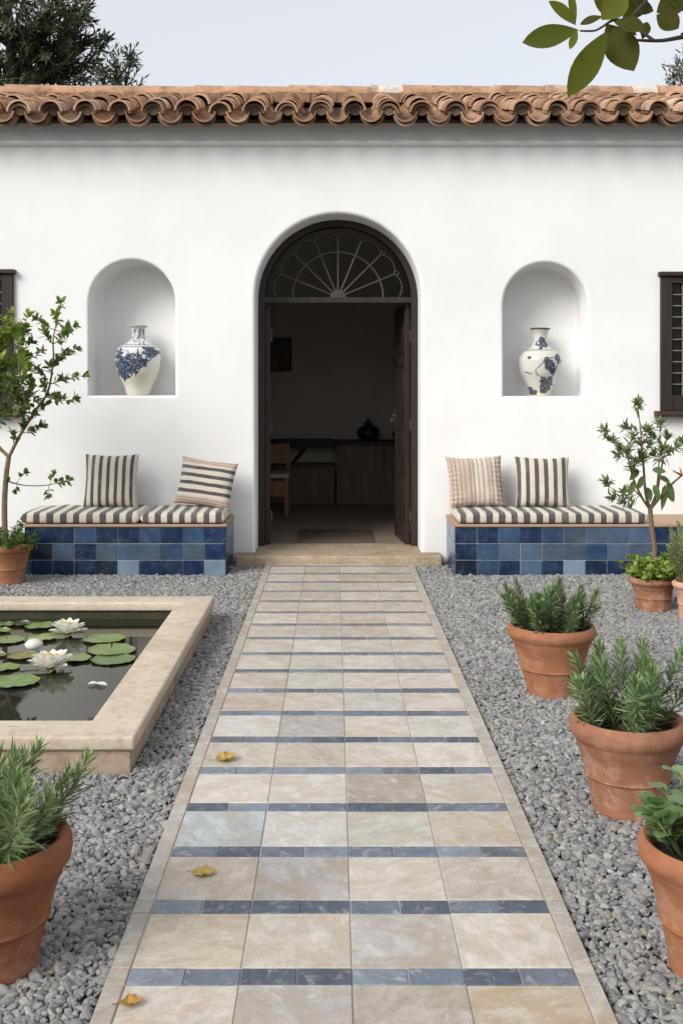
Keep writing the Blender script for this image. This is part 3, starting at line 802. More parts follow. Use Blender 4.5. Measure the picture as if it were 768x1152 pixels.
# ------------------------------------------------------------------ things in the room
def room():
    YB = 13.3; fz = 0.086
    # sideboard: taller right section
    t = thing('sideboard', (0.85, 12.95, fz), 'tall brown wooden counter with dark top inside the room', 'counter')
    m = MB(); m.box(0.03, 1.7, 12.72, 13.28, fz, 0.79); m.box(0.08, 1.65, 12.715, 12.72, fz + .08, 0.74)
    m.build('body', M_CAB, t, bevel=0.004, segs=1)
    m = MB(); m.box(0.0, 1.73, 12.69, 13.285, 0.792, 0.835); m.build('top', M_WOODX, t, bevel=0.004, segs=1)
    t = thing('low_cabinet', (-0.35, 13.0, fz), 'low brown wooden cabinet standing left of the tall counter', 'cabinet')
    m = MB(); m.box(-0.85, 0.0, 12.78, 13.28, fz, 0.52); m.build('body', M_CAB, t, bevel=0.004, segs=1)
    m = MB(); m.box(-0.86, 0.0, 12.76, 13.285, 0.522, 0.55); m.build('top', M_CAB, t, bevel=0.004, segs=1)
    t = thing('wall_shelf', (-0.5, 13.2, 0.74), 'dark wooden wall shelf on a slanting bracket above low cabinet', 'shelf')
    m = MB(); m.box(-1.3, -0.005, 13.0, 13.296, 0.74, 0.845); m.build('board', M_WOODX, t, bevel=0.004, segs=1)
    m = MB(); m.tube([(-0.36, 13.02, 0.735), (-0.5, 13.28, 0.56)], 0.022, 6); m.build('bracket', M_WOODX, t)
    # lidded jars
    prof = [(0.045, 0), (0.10, 0.02), (0.135, 0.07), (0.14, 0.11), (0.115, 0.155), (0.07, 0.18), (0.055, 0.19), (0.06, 0.195), (0.06, 0.205), (0.03, 0.225), (0.014, 0.232), (0.018, 0.25), (0.012, 0.268), (0.0, 0.272)]
    M_JAR = mat_plain('dark_jar', (0.02, 0.02, 0.02, 1), (0.035, 0.032, 0.03, 1), 20, 0.3, 0.1)
    j = MB(); j.lathe(prof, 32, (0.41, 12.95, 0.836))
    o = tag(j.build('lidded_jar', M_JAR, origin=(0.41, 12.95, 0.836), smooth=True, sharp=60), 'round black lidded jar standing on the dark counter top', 'jar')
    j = MB(); j.lathe([(r * .7, z * .8) for r, z in prof], 28, (0.80, 12.92, 0.836))
    tag(j.build('lidded_jar', M_JAR, origin=(0.80, 12.92, 0.836), smooth=True, sharp=60), 'smaller black lidded jar half hidden behind the open right door leaf', 'jar')
    # picture
    t = thing('picture', (-0.70, 13.28, 1.90), 'small dark framed picture hanging on the room back wall', 'picture')
    m = MB()
    for b in ((-0.85, -0.82, 1.68, 2.10), (-0.56, -0.53, 1.68, 2.10), (-0.82, -0.56, 1.68, 1.71), (-0.82, -0.56, 2.07, 2.10)):
        m.box(b[0], b[1], 13.265, 13.298, b[2], b[3])
    m.build('frame', M_WOOD, t)
    m = MB(); m.box(-0.82, -0.56, 13.28, 13.296, 1.71, 2.07)
    m.build('canvas', mat_plain('old_painting', (0.05, 0.035, 0.02, 1), (0.13, 0.085, 0.04, 1), 9, 0.5, 0.2), t)
    # rug
    m = MB(); m.box(-0.34, 0.36, 9.62, 10.42, fz + .001, fz + 0.012)
    tn = NT('rug_weave'); c = tn.coord(); sp = tn.node('ShaderNodeSeparateXYZ'); tn.l.new(c, sp.inputs[0])
    w = tn.math('FRACT', tn.math('MULTIPLY', sp.outputs['Y'], 2.6))
    tn.set(tn.mix(tn.ramp(w, [(0, g(0)), (0.3, g(1)), (0.34, g(0))], 'CONSTANT'), (0.12, 0.09, 0.07, 1), (0.155, 0.12, 0.095, 1)), 0.95, 0.1); tn.bump(tn.noise(c, 200, 2), 0.5, 0.002)
    tag(m.build('rug', tn.mat, origin=(0, 10, fz), bevel=0.004), 'dark flat woven rug lying just inside the doorway', 'rug')
    # chair
    t = thing('wooden_chair', (-0.74, 11.78, fz), 'orange wooden chair with pale seat behind left door leaf', 'chair')
    x0, x1, y0, y1 = -0.97, -0.52, 11.56, 11.98
    for (x, y) in ((x0, y0), (x1, y0)):
        m = MB(); m.box(x - .02, x + .02, y - .02, y + .02, fz, 0.50); m.build('leg', M_OAK, t, bevel=0.004, segs=1)
    for x in (x0, x1):
        m = MB(); m.box(x - .02, x + .02, y1 - .02, y1 + .02, fz, 0.86); m.build('leg', M_OAK, t, bevel=0.004, segs=1)
    m = MB(); m.box(x0 - .03, x1 + .03, y0 - .03, y1 - .021, 0.502, 0.545); m.build('seat', mat_plain('pale_seat', (0.42, 0.37, 0.31, 1), (0.5, 0.45, 0.38, 1), 30, 0.9), t, bevel=0.012)
    m = MB(); m.box(x0 + .021, x1 - .021, y0 - .01, y0 + .012, 0.30, 0.47); m.box(x1 - .01, x1 + .012, y0 + .021, y1 - .021, 0.36, 0.47); m.box(x0 - .012, x0 + .01, y0 + .021, y1 - .021, 0.36, 0.47); m.build('apron', M_OAK, t)
    m = MB(); m.box(x0 + .021, x1 - .021, y1 - .012, y1 + .012, 0.76, 0.85); m.box(x0 + .021, x1 - .021, y1 - .01, y1 + .01, 0.63, 0.68); m.build('backrest', M_OAK, t)
room()

# ------------------------------------------------------------------ benches
NV = (0.006, 0.022, 0.062); ND = (0.007, 0.016, 0.036); MB_ = (0.026, 0.060, 0.120); ML = (0.065, 0.108, 0.172); LT = (0.165, 0.225, 0.30); MG = (0.060, 0.088, 0.125); RY = (0.009, 0.030, 0.092)
CODE = {'n': NV, 'd': ND, 'm': MB_, 'l': LT, 'k': ML, 'g': MG, 'r': RY}
def bench(name, x0, x1, rows, anchor_right, label, side_right):
    cx = (x0 + x1) / 2
    t = thing(name, (cx, BENCH_F + 0.33, 0), label, 'bench', 'tiled benches along the front wall')
    m = MB(); m.box(x0 + .008, x1 - .008, BENCH_F + .008, WALLY - .002, -0.05, 0.390)
    m.build('base', M_WGROUT, t)
    m = MB()
    tw, th = (0.1705, 0.1305)
    def tile_front(a, b, z0, z1, col):
        m.col = (*col, 1); ch = 0.003; y = BENCH_F
        i = len(m.v)
        for (d, yy) in ((0, y + .012), (0, y + .003), (ch, y)):
            for (x, z) in ((a + d, z0 + d), (b - d, z0 + d), (b - d, z1 - d), (a + d, z1 - d)): m.vert((x, yy, z))
        for k in (0, 4):
            for q in range(4):
                w = (q + 1) % 4; m.face((i + k + q, i + k + w, i + k + 4 + w, i + k + 4 + q))
        m.face((i + 8, i + 9, i + 10, i + 11))
    def tile_side(xf, sg, a, b, z0, z1, col):
        m.col = (*col, 1); ch = 0.003
        i = len(m.v)
        for (d, xx) in ((0, xf - sg * .012), (0, xf - sg * .003), (ch, xf)):
            P = ((a + d, z0 + d), (b - d, z0 + d), (b - d, z1 - d), (a + d, z1 - d))
            if sg < 0: P = tuple(reversed(P))
            for (y, z) in P: m.vert((xx, y, z))
        for k in (0, 4):
            for q in range(4):
                w = (q + 1) % 4; m.face((i + k + q, i + k + w, i + k + 4 + w, i + k + 4 + q))
        m.face((i + 8, i + 9, i + 10, i + 11))
    n = int((x1 - x0) / tw + 0.999)
    gp = 0.003
    for r in range(3):
        z1 = 0.389 - r * th; z0 = max(z1 - th, -0.01)
        for c in range(n):
            if anchor_right: b = x1 - c * tw; a = max(b - tw, x0); s = rows[r][::-1]
            else: a = x0 + c * tw; b = min(a + tw, x1); s = rows[r]
            if b - a < 0.02: continue
            ch = s[c] if c < len(s) else random.choice('nnmkgnd')
            base = CODE[ch]; j = U(0.85, 1.15)
            tile_front(a + gp * U(.4, 1.2), b - gp * U(.4, 1.2), z0 + gp, z1 - gp, tuple(q * j for q in base))
        for c in range(4):
            a = BENCH_F + .014 + c * 0.165; b = min(a + 0.165, WALLY - .004)
            base = CODE[random.choice('nmkdgmn')]
            tile_side(x1, 1, a + gp, b - gp, z0 + gp, z1 - gp, base)
            base = CODE[random.choice('mkkgnml')]
            tile_side(x0, -1, a + gp, b - gp, z0 + gp, z1 - gp, base)
    m.build('tiles', M_GLAZE, t, smooth=True, sharp=20)
    m = MB(); m.box(x0 - .006, x1 + .006, BENCH_F - .008, WALLY - .002, 0.391, 0.410)
    m.build('ledge', M_LEDGE, t, bevel=0.004, segs=2)
bench('tiled_bench', LB[0], LB[1], ['nnmnnmnmr', 'dkngkgmgr', 'nnndlnnnl'], True, 'blue tiled bench left of the doorway with two striped seat pads', True)
bench('tiled_bench', RB[0], RB[1], ['nnmnmgkkknn', 'nmkkggmkgnn', 'dmnknlnnngn'], False, 'blue tiled bench right of the doorway with a single long striped seat pad', False)

def seat_pad(x0, x1, label, nst, start=0.0):
    y0, y1, z0, H = BENCH_F + 0.0, WALLY - 0.05, 0.411, 0.088
    m = MB(); nx, ns = int((x1 - x0) * 60), 40
    cx = (x0 + x1) / 2; hy = (y1 - y0) / 2; cy = (y0 + y1) / 2; hx = (x1 - x0) / 2
    ph = U(0, 9)
    ring = []
    nx = max(nx, 30)
    for i in range(nx + 1):
        t = i / nx; x = x0 + (x1 - x0) * t
        e = min(t, 1 - t) * (x1 - x0)
        k = 1.0 if e > 0.045 else math.sqrt(max(0.0, 1 - (1 - e / 0.045) ** 2)) * 0.9 + 0.1
        row = []
        for j in range(ns):
            a = 2 * PI * j / ns; ca_, sa_ = math.cos(a), math.sin(a)
            sy = math.copysign(abs(ca_) ** 0.22, ca_); sz = math.copysign(abs(sa_) ** 0.34, sa_)
            y = cy + sy * (hy - 0.012 * (1 - k)); 
            h = H * (0.5 + 0.5 * sz * k) if sz > 0 else H * (0.5 + 0.5 * sz * k)
            lump = 0.011 * noise.noise(Vector((x * 5 + ph, y * 5, 1.3))) + 0.006 * noise.noise(Vector((x * 14, y * 9 + ph, 2)))
            z = z0 + h + (lump if sz > 0 else 0)
            yy = y + 0.006 * noise.noise(Vector((x * 6, ph, z * 9)))
            id_ = m.vert((x, yy, max(z, z0 + 0.0005))); m.uv[id_] = (t + 0.006 * noise.noise(Vector((x * 3, y * 4, ph))), 0.5)
            row.append(id_)
        ring.append(row)
    for A, B in zip(ring, ring[1:]):
        for j in range(ns):
            m.face((A[j], A[(j + 1) % ns], B[(j + 1) % ns], B[j]))
    m.face(list(reversed(ring[0]))); m.face(ring[-1])
    for (s, j) in ():
        pass
    o = m.build('seat_pad', stripes('pad_stripes', even(nst, start=start)), origin=(cx, cy, z0), smooth=True, sharp=70)
    # piping along the lower and upper front seams
    t_ = MB()
    pts = [(x0 + .02 + (x1 - x0 - .04) * k / 60, y0 + 0.0065, z0 + H * 0.62 + 0.003 * noise.noise(Vector((k * .3, ph, 0)))) for k in range(61)]
    return tag(o, label, 'seat cushion', 'striped seat pads on the benches')
seat_pad(-2.475, -1.535, 'longer grey and cream striped seat pad on the left bench, under the upright striped pillow', 9)
seat_pad(-1.530, -0.862, 'shorter grey and cream striped seat pad on the left bench, nearest the doorway', 7, 0.2)
seat_pad(0.965, 2.47, 'long grey and cream striped seat pad on the right bench', 15, 0.2)

def pillow(cx, cy, zb, w, h, mat, label, roll=0.0, lean=14, yaw=0, th=0.15, ruffle=0.0, trim=None):
    n = 36; m = MB(); ph = U(0, 20)
    grids = []
    for sgn in (-1, 1):
        G_ = []
        for i in range(n + 1):
            row = []
            for j in range(n + 1):
                a = -1 + 2 * i / n; b = -1 + 2 * j / n
                # pinched sides, pointed corners
                pa = a * (1 - 0.075 * (1 - b * b) ** 1.0 * abs(a) ** 3); pb = b * (1 - 0.075 * (1 - a * a) * abs(b) ** 3)
                x = pa * w / 2; z = pb * h / 2 + h / 2
                edge = max(0.0, (1 - a ** 4)) ** 0.55 * max(0.0, (1 - b ** 4)) ** 0.55
                y = sgn * th / 2 * edge
                if ruffle:
                    r_ = max(abs(a), 0) ** 4
                    y += ruffle * math.sin(b * 34 + ph + 2 * a) * r_ * (1 - abs(a) ** 16) * 1.0
                    x += math.copysign(1, a) * ruffle * 0.22 * math.sin(b * 41 + ph) * r_
                y += 0.006 * noise.noise(Vector((a * 2.2 + ph, b * 2.2, sgn))) * edge
                y += 0.004 * math.sin((a * 7 + b * 3) + ph) * (1 - edge) * edge * 3
                z += 0.004 * noise.noise(Vector((a * 3, b * 3 + ph, 4)))
                id_ = m.vert((x, y, z)); m.uv[id_] = (0.5 + a / 2, 0.5 + b / 2)
                row.append(id_)
            G_.append(row)
        grids.append(G_)
    Fg, Bg = grids
    for i in range(n):
        for j in range(n):
            m.face((Fg[i][j], Fg[i + 1][j], Fg[i + 1][j + 1], Fg[i][j + 1]))
            m.face((Bg[i][j + 1], Bg[i + 1][j + 1], Bg[i + 1][j], Bg[i][j]))
    for i in range(n):
        m.face((Fg[i + 1][0], Fg[i][0], Bg[i][0], Bg[i + 1][0])); m.face((Fg[i][n], Fg[i + 1][n], Bg[i + 1][n], Bg[i][n]))
        m.face((Fg[0][i], Fg[0][i + 1], Bg[0][i + 1], Bg[0][i])); m.face((Fg[n][i + 1], Fg[n][i], Bg[n][i], Bg[n][i + 1]))
    o = m.build('throw_pillow', mat, smooth=True, sharp=80)
    o.location = (cx, cy, zb)
    o.rotation_euler = Euler((math.radians(-lean), math.radians(roll), math.radians(yaw)), 'XYZ')
    return tag(o, label, 'pillow')
PZ = 0.494
pillow(-1.85, 8.80, PZ - .005, 0.455, 0.455, stripes('pillow_grey_stripes', even(7, duty=0.45, start=0.05)), 'square grey and cream vertically striped pillow on the left end of the left bench', 0, 13)
tan_st = [(0.0, TAN), (0.03, OAT), (0.06, TAN), (0.08, OAT), (0.12, TAN), (0.135, OAT), (0.17, CREAM)]
for k in range(4):
    s_ = 0.25 + k * 0.165
    tan_st += [(s_, CHAR), (s_ + 0.074, CREAM)]
tan_st += [(0.86, OAT), (0.90, TAN), (0.925, OAT), (0.96, TAN)]
pillow(-1.095, 8.79, PZ + .006, 0.485, 0.40, stripes('pillow_tan_border', tan_st, axis=1), 'tilted cream pillow with grey horizontal stripes and a tan border beside the doorway', 7, 15, -10)
t3 = [(0.0, OAT), (0.05, TAN), (0.075, OAT)]
k_ = 0.12
while k_ < 0.95:
    t3 += [(k_, random.choice([TAN, (0.20, 0.165, 0.145, 1), (0.32, 0.22, 0.16, 1)])), (k_ + random.choice([0.014, 0.026]), random.choice([OAT, CREAM]))]; k_ += U(0.065, 0.10)
pillow(1.18, 8.80, PZ + .0, 0.47, 0.43, stripes('pillow_tan_thin', t3), 'oatmeal pillow with thin tan stripes and gathered wrinkled sides on right bench', -2, 14, 4, ruffle=0.017)
pillow(1.72, 8.80, PZ - .002, 0.455, 0.43, stripes('pillow_grey_stripes_wide', even(6, duty=0.46, start=0.06)), 'square grey and cream striped pillow standing second from doorway on right bench', 0.5, 14, -3)

# ------------------------------------------------------------------ vases
def vase(cx, zb, prof, paint, label, scale):
    cy = WALLY + 0.205; n = 220
    m = MB()
    # refine the profile with a spline
    P = [Vector((r * scale, z * scale, 0)) for r, z in prof]
    pts = []
    for i in range(len(P) - 1):
        p0 = P[max(i - 1, 0)]; p1 = P[i]; p2 = P[i + 1]; p3 = P[min(i + 2, len(P) - 1)]
        K = max(2, int((p2 - p1).length / 0.004))
        for k in range(K):
            t = k / K
            q = 0.5 * ((2 * p1) + (p2 - p0) * t + (2 * p0 - 5 * p1 + 4 * p2 - p3) * t * t + (-p0 + 3 * p1 - 3 * p2 + p3) * t ** 3)
            pts.append((max(q.x, 0.001), q.y))
    pts.append((P[-1].x, P[-1].y))
    H = max(z for _, z in pts)
    rings = []
    for (r, z) in pts:
        ring = []
        for k in range(n):
            a = 2 * PI * k / n
            # front (towards -Y) is a = -90 deg; s = arc coordinate on the front
            s = math.sin(a + PI / 2) if math.sin(a) < 0 else None
            u_ = math.cos(a); front = -math.sin(a)
            ring.append(m.vert((cx + r * math.cos(a), cy + r * math.sin(a), zb + z), paint(u_ * r / scale, z / scale, front, a)))
        rings.append(ring)
    for A, B in zip(rings, rings[1:]):
        for k in range(n): m.face((A[k], A[(k + 1) % n], B[(k + 1) % n], B[k]))
    m.face(list(reversed(rings[0])))
    t = NT('painted_porcelain'); c = t.coord(); n1 = t.noise(c, 6, 4); n2 = t.noise(c, 30, 4, .7)
    col = t.mix(t.math('MULTIPLY', t.ramp(n1, [(0.5, g(0)), (0.75, g(1))]), 0.3), t.attr(), t.mix(1.0, t.attr(), (0.80, 0.72, 0.56, 1), 'MULTIPLY'))
    col = t.mix(t.math('MULTIPLY', t.ramp(n2, [(0.62, g(0)), (0.74, g(1))]), 0.25), col, (0.35, 0.29, 0.2, 1))
    t.set(col, 0.16, 0.5)
    o = m.build('vase', t.mat, origin=(cx, cy, zb), smooth=True, sharp=60)
    return tag(o, label, 'vase', 'blue and white vases in the wall niches')
BLUE = (0.012, 0.034, 0.088, 1); LBLUE = (0.16, 0.24, 0.38, 1)
def mixc(a, b, f): f = max(0, min(1, f)); return tuple(a[i] * (1 - f) + b[i] * f for i in range(3)) + (1,)
def seg(px, pz, a, b):
    dx, dz = b[0] - a[0], b[1] - a[1]; t = max(0, min(1, ((px - a[0]) * dx + (pz - a[1]) * dz) / (dx * dx + dz * dz + 1e-9)))
    return math.hypot(px - a[0] - t * dx, pz - a[1] - t * dz)
rngv = random.Random(3)
bl = [(-.13, .36, .036), (-.10, .30, .040), (-.03, .33, .030), (-.065, .25, .050), (-.01, .27, .042), (.035, .31, .032), (.06, .285, .036), (.02, .345, .022), (.11, .375, .042), (.145, .365, .028), (-.12, .215, .030), (-.085, .18, .036), (-.14, .27, .028), (.0, .225, .030), (-.15, .33, .02), (.04, .255, .02)]
def paintL(x, z, fr, a):
    base = (0.66, 0.645, 0.585, 1)
    base = mixc((0.60, 0.58, 0.48, 1), (0.68, 0.69, 0.69, 1), (z - 0.16) / 0.22)
    n = noise.noise(Vector((x * 38, z * 38, fr * 2))) ; n2 = noise.noise(Vector((x * 85, z * 85, 3 + fr)))
    f = 0
    if z > 0.555: 
        f = 0
        if z > 0.585: return mixc(base, (0.30, 0.27, 0.22, 1), 0.7)
    if 0.50 < z < 0.575: f = max(f, 0.75 if math.sin(a * 9 + n * 3) > 0.1 + n2 else 0.15)
    if 0.435 < z < 0.50: f = max(f, 0.8 if abs(n) < 0.10 or n2 > 0.32 else 0.05)
    for zz in (0.434, 0.418, 0.50):
        if abs(z - zz) < 0.0035: f = 0.8
    if 0.405 < z < 0.418: f = max(f, 0.5 if math.sin(a * 40) > 0 else 0)
    xx = x if fr > 0 else -x + 0.03
    if z < 0.42:
        for (bx, bz, br) in bl:
            d = math.hypot(xx - bx * 1.08, z - bz) / br / 1.18
            ang = math.atan2(z - bz, xx - bx)
            e = 1.05 + 0.28 * math.sin(ang * 5 + bx * 90) + 0.5 * n
            if d < e:
                f = max(f, 0.97 if (n2 < 0.34 and abs(n) > 0.025) else 0.45)
        for s in (((-.17, .17), (-.05, .21)), ((-.05, .21), (.06, .24)), ((.06, .24), (.15, .33)), ((-.09, .16), (-.02, .20)), ((.03, .30), (.03, .40)), ((-.10, .12), (-.05, .17)), ((0, .21), (.01, .17)), ((-.15, .40), (-.05, .38))):
            if seg(xx, z, *s) < 0.0045: f = max(f, 0.85)
    c = mixc(base, BLUE, f)
    return c
fig = [((-.075, .225), (-.02, .285)), ((-.02, .285), (.03, .30)), ((.03, .30), (.06, .24)), ((-.075, .225), (-.06, .19)), ((-.06, .19), (.0, .155)), ((.0, .155), (.08, .175)), ((.08, .175), (.135, .30)), ((.02, .335), (.115, .335)), ((.115, .335), (.14, .31)), ((.06, .24), (.10, .215)), ((.10, .215), (.11, .26)), ((-.02, .13), (.07, .165)), ((-.15, .21), (-.10, .195))]
fb = [(.02, .315, .022), (.045, .27, .034), (.06, .245, .026), (.03, .10, .040), (.015, .065, .032), (.05, .13, .030), (.0, .135, .022), (.125, .335, .024), (.14, .31, .018), (.075, .215, .018), (-.10, .04, .026), (-.07, .035, .02), (.0, .465, .034), (.03, .455, .02), (.01, .495, .02), (-.12, .335, .012)]
def paintR(x, z, fr, a):
    base = mixc((0.52, 0.45, 0.32, 1), (0.58, 0.565, 0.52, 1), (z - 0.02) / 0.10)
    n = noise.noise(Vector((x * 40, z * 40, 9 + fr))); n2 = noise.noise(Vector((x * 90, z * 90, 5 + fr)))
    if z > 0.585: return (0.09, 0.085, 0.08, 1)
    f = 0
    xx = x if fr > 0 else -x
    if abs(z - 0.405) < 0.004 or abs(z - 0.395) < 0.002: f = 0.55
    for s in fig:
        if seg(xx, z, *s) < 0.0042 + 0.002 * n: f = max(f, 0.85)
    for (bx, bz, br) in fb:
        d = math.hypot(xx - bx, z - bz) / br / 1.2
        if d < 1.12 + 0.6 * n: f = max(f, 0.95 if n2 < 0.34 else 0.4)
    return mixc(base, (0.016, 0.030, 0.062, 1) if n2 > -0.1 else (0.035, 0.045, 0.06, 1), f)
profL = [(0.085, 0.0), (0.093, 0.004), (0.105, 0.03), (0.122, 0.08), (0.151, 0.14), (0.178, 0.20), (0.190, 0.26), (0.194, 0.32), (0.191, 0.37), (0.176, 0.412), (0.105, 0.455), (0.066, 0.49), (0.057, 0.53), (0.060, 0.575), (0.079, 0.598), (0.081, 0.604), (0.074, 0.604), (0.052, 0.575), (0.048, 0.53)]
vase(-1.700, 1.4175, profL, paintL, 'white vase with blue flower branches standing in the left wall niche', 1.0)
profR = [(0.094, 0.0), (0.098, 0.004), (0.095, 0.03), (0.099, 0.05), (0.120, 0.092), (0.153, 0.153), (0.182, 0.214), (0.192, 0.287), (0.187, 0.336), (0.152, 0.39), (0.095, 0.425), (0.070, 0.455), (0.060, 0.50), (0.066, 0.55), (0.086, 0.592), (0.088, 0.599), (0.080, 0.598), (0.055, 0.55), (0.05, 0.50)]
vase(1.785, 1.4125, profR, paintR, 'cream vase with dark blue line painting standing in the right wall niche', 0.98)

# ------------------------------------------------------------------ pool
def pool():
    x0, x1, y0, y1 = POOL
    t = thing('garden_pool', ((x0 + x1) / 2, (y0 + y1) / 2, 0), 'raised rectangular stone lily pool with pale coping left of the path', 'pool')
    m = MB(); w = 0.17
    ix0, ix1, iy0, iy1 = x0 + w, x1 - w, y0 + w, y1 - w
    def ringwall(ox0, ox1, oy0, oy1, i0, i1, j0, j1, z0, z1):
        b = len(m.v)
        for z in (z0, z1):
            for (x, y) in ((ox0, oy0), (ox1, oy0), (ox1, oy1), (ox0, oy1), (i0, j0), (i1, j0), (i1, j1), (i0, j1)): m.vert((x, y, z))
        for i in range(4):
            j = (i + 1) % 4
            m.face((b + i, b + j, b + 8 + j, b + 8 + i)); m.face((b + 4 + j, b + 4 + i, b + 12 + i, b + 12 + j))
            m.face((b + 8 + i, b + 8 + j, b + 12 + j, b + 12 + i)); m.face((b + j, b + i, b + 4 + i, b + 4 + j))
    ringwall(x0, x1, y0, y1, ix0, ix1, iy0, iy1, -0.05, 0.1015)
    m.build('wall', M_POOLWALL, t, bevel=0.008, segs=2)
    m = MB(); e = 0.018
    ringwall(x0 - e, x1 + e, y0 - e, y1 + e, ix0 - .018, ix1 - .022, iy0 + .022, iy1 - .022, 0.102, 0.156)
    # subdivide and roughen the coping edge a little
    o = m.build('coping', M_COPING, t, bevel=0.012, segs=3)
    m = MB(); m.box(ix0 + .001, ix1 - .001, iy0 + .001, iy1 - .001, -0.45, -0.40)
    L = MB()
    for (a, b) in (((ix0, iy0), (ix1, iy0)), ((ix1, iy0), (ix1, iy1)), ((ix1, iy1), (ix0, iy1)), ((ix0, iy1), (ix0, iy0))):
        q = len(L.v)
        ox = 0.003 if a[0] == b[0] == ix0 else (-0.003 if a[0] == b[0] == ix1 else 0); oy = 0.003 if a[1] == b[1] == iy0 else (-0.003 if a[1] == b[1] == iy1 else 0)
        for (x, y, z) in ((a[0] + ox, a[1] + oy, -.4), (b[0] + ox, b[1] + oy, -.4), (b[0] + ox, b[1] + oy, .1), (a[0] + ox, a[1] + oy, .1)): L.vert((x, y, z))
        L.face((q + 3, q + 2, q + 1, q))
    L.box(ix0, ix1, iy0, iy1, -0.45, -0.40)
    L.build('lining', M_POOLIN, t)
    m = MB(); nx, ny = 60, 60
    for j in range(ny + 1):
        for i in range(nx + 1): m.vert((ix0 + .004 + (ix1 - ix0 - .008) * i / nx, iy0 + .004 + (iy1 - iy0 - .008) * j / ny, 0.05))
    for j in range(ny):
        for i in range(nx):
            a = j * (nx + 1) + i; m.face((a, a + 1, a + nx + 2, a + nx + 1))
    struct(m.build('water', M_WATER, smooth=True))
    # pads
    WZ = 0.052
    def w_at(zx, zy):
        u = zx / 3.2; v = 660 + zy / 3.2
        Y = (EYE - WZ - .004) * F / (v - PY); return Vector(((u - PX) / F * Y, Y, WZ)), F / Y
    GR = (0.17, 0.245, 0.075); G2 = (0.21, 0.28, 0.085); G3 = (0.13, 0.195, 0.065); BRW = (0.20, 0.17, 0.04); DK = (0.04, 0.055, 0.022)
    pads = [(375, 188, 150, GR, 'green lily pad right of the far water lily'), (401, 229, 172, GR, 'largest green lily pad near the right pool edge'), (407, 262, 156, G3, 'darker green lily pad nearest the right front of the pad group'),
            (272, 260, 112, GR, 'green lily pad close behind the near water lily'), (146, 143, 116, GR, 'green lily pad behind and left of the far water lily'), (146, 187, 112, G2, 'yellowish green lily pad between the white bud and far water lily'),
            (28, 193, 118, GR, 'green lily pad at the left edge behind the white bud'), (14, 138, 78, G3, 'small far green lily pad at the left edge by the back wall'), (6, 160, 64, GR, 'small green lily pad cut by the left picture edge'),
            (86, 250, 122, BRW, 'yellow brown lily pad under the white bud'), (14, 292, 112, GR, 'green lily pad left of the near water lily'), (58, 343, 165, GR, 'big pale green lily pad in front of the near water lily'),
            (-14, 247, 72, G3, 'dark green lily pad half cut by the left picture edge'), (78, 136, 66, DK, 'dark half sunken lily pad at back of the pool'),
            (-120, 215, 150, GR, 'green lily pad in the pool beyond the left picture edge'), (-150, 300, 160, G2, 'pale lily pad in the pool far beyond the left picture edge')]
    for (zx, zy, zw, col, lab) in pads[:14]:
        c, s = w_at(zx, zy); r = zw / 3.2 / s / 2
        m = MB(); n = 40; notch = U(.2, 2.9); rings = []
        tl = Vector((U(-.012, .012), U(-.012, .012)))
        hz = U(0.003, 0.008)
        for q, rr in enumerate((0.0, 0.35, 0.7, 0.93, 1.0)):
            ring = []
            for k in range(n + 1):
                a = notch + 0.035 + (2 * PI - 0.07) * k / n
                w_ = 1 + 0.018 * math.sin(a * 3 + notch) + 0.006 * math.sin(a * 7)
                x = rr * r * w_ * math.cos(a); y = rr * r * w_ * math.sin(a)
                z = hz + tl.x * x * 2 + tl.y * y * 2 + (0.004 if q == 4 else 0) + 0.002 * math.sin(a * 5 + notch) * rr
                j = 1.0 + (0.12 if k % 4 == 0 and 0 < q < 4 else 0) - (0.15 if q == 4 else 0)
                if q == 4 and noise.noise(Vector((x * 30, y * 30, notch))) > 0.15: ring.append(m.vert((c.x + x, c.y + y, c.z + max(z + .004, .0008)), (0.15, 0.115, 0.035, 1))); continue
                ring.append(m.vert((c.x + x, c.y + y, c.z + max(z, .0008)), (col[0] * j, col[1] * j, col[2] * j, 1)))
            rings.append(ring)
        for A, B in zip(rings, rings[1:]):
            for k in range(n): m.face((A[k], B[k], B[k + 1], A[k + 1]))
        tag(m.build('lily_pad', M_PAD, origin=c, smooth=True), lab, 'lily pad', 'lily pads floating on the pool')
    # water lilies
    def lily(zx, zy, width, lab):
        c, s = w_at(zx, zy); r = width / 3.2 / s / 2
        t = thing('water_lily', c, lab, 'flower', 'white water lilies in the pool')
        m = MB()
        for (nn, el, ln, wd, off) in ((9, 10, 1.0, .46, 0), (9, 28, 0.97, .42, .35), (8, 44, 0.82, .36, .1), (6, 58, 0.56, .28, .5)):
            for k in range(nn):
                a = 2 * PI * (k + off + U(-.12, .12)) / nn; e = math.radians(el + U(-5, 5))
                d = Vector((math.cos(a) * math.cos(e), math.sin(a) * math.cos(e), math.sin(e)))
                up = Vector((-math.cos(a) * math.sin(e), -math.sin(a) * math.sin(e), math.cos(e)))
                w_ = U(.92, 1.02)
                cc = random.choice([(0.86, 0.85, 0.78, 1), (0.88, 0.87, 0.83, 1), (0.85, 0.83, 0.74, 1)])
                m.leaf(c + Vector((0, 0, 0.012)) + d * r * 0.06, d, up, r * ln * w_, r * wd, bend=-0.14, fold=0.28, n=7, wide=0.58, col=cc)
        m.build('petals', M_PETAL, t, smooth=True, sharp=80)
        m = MB()
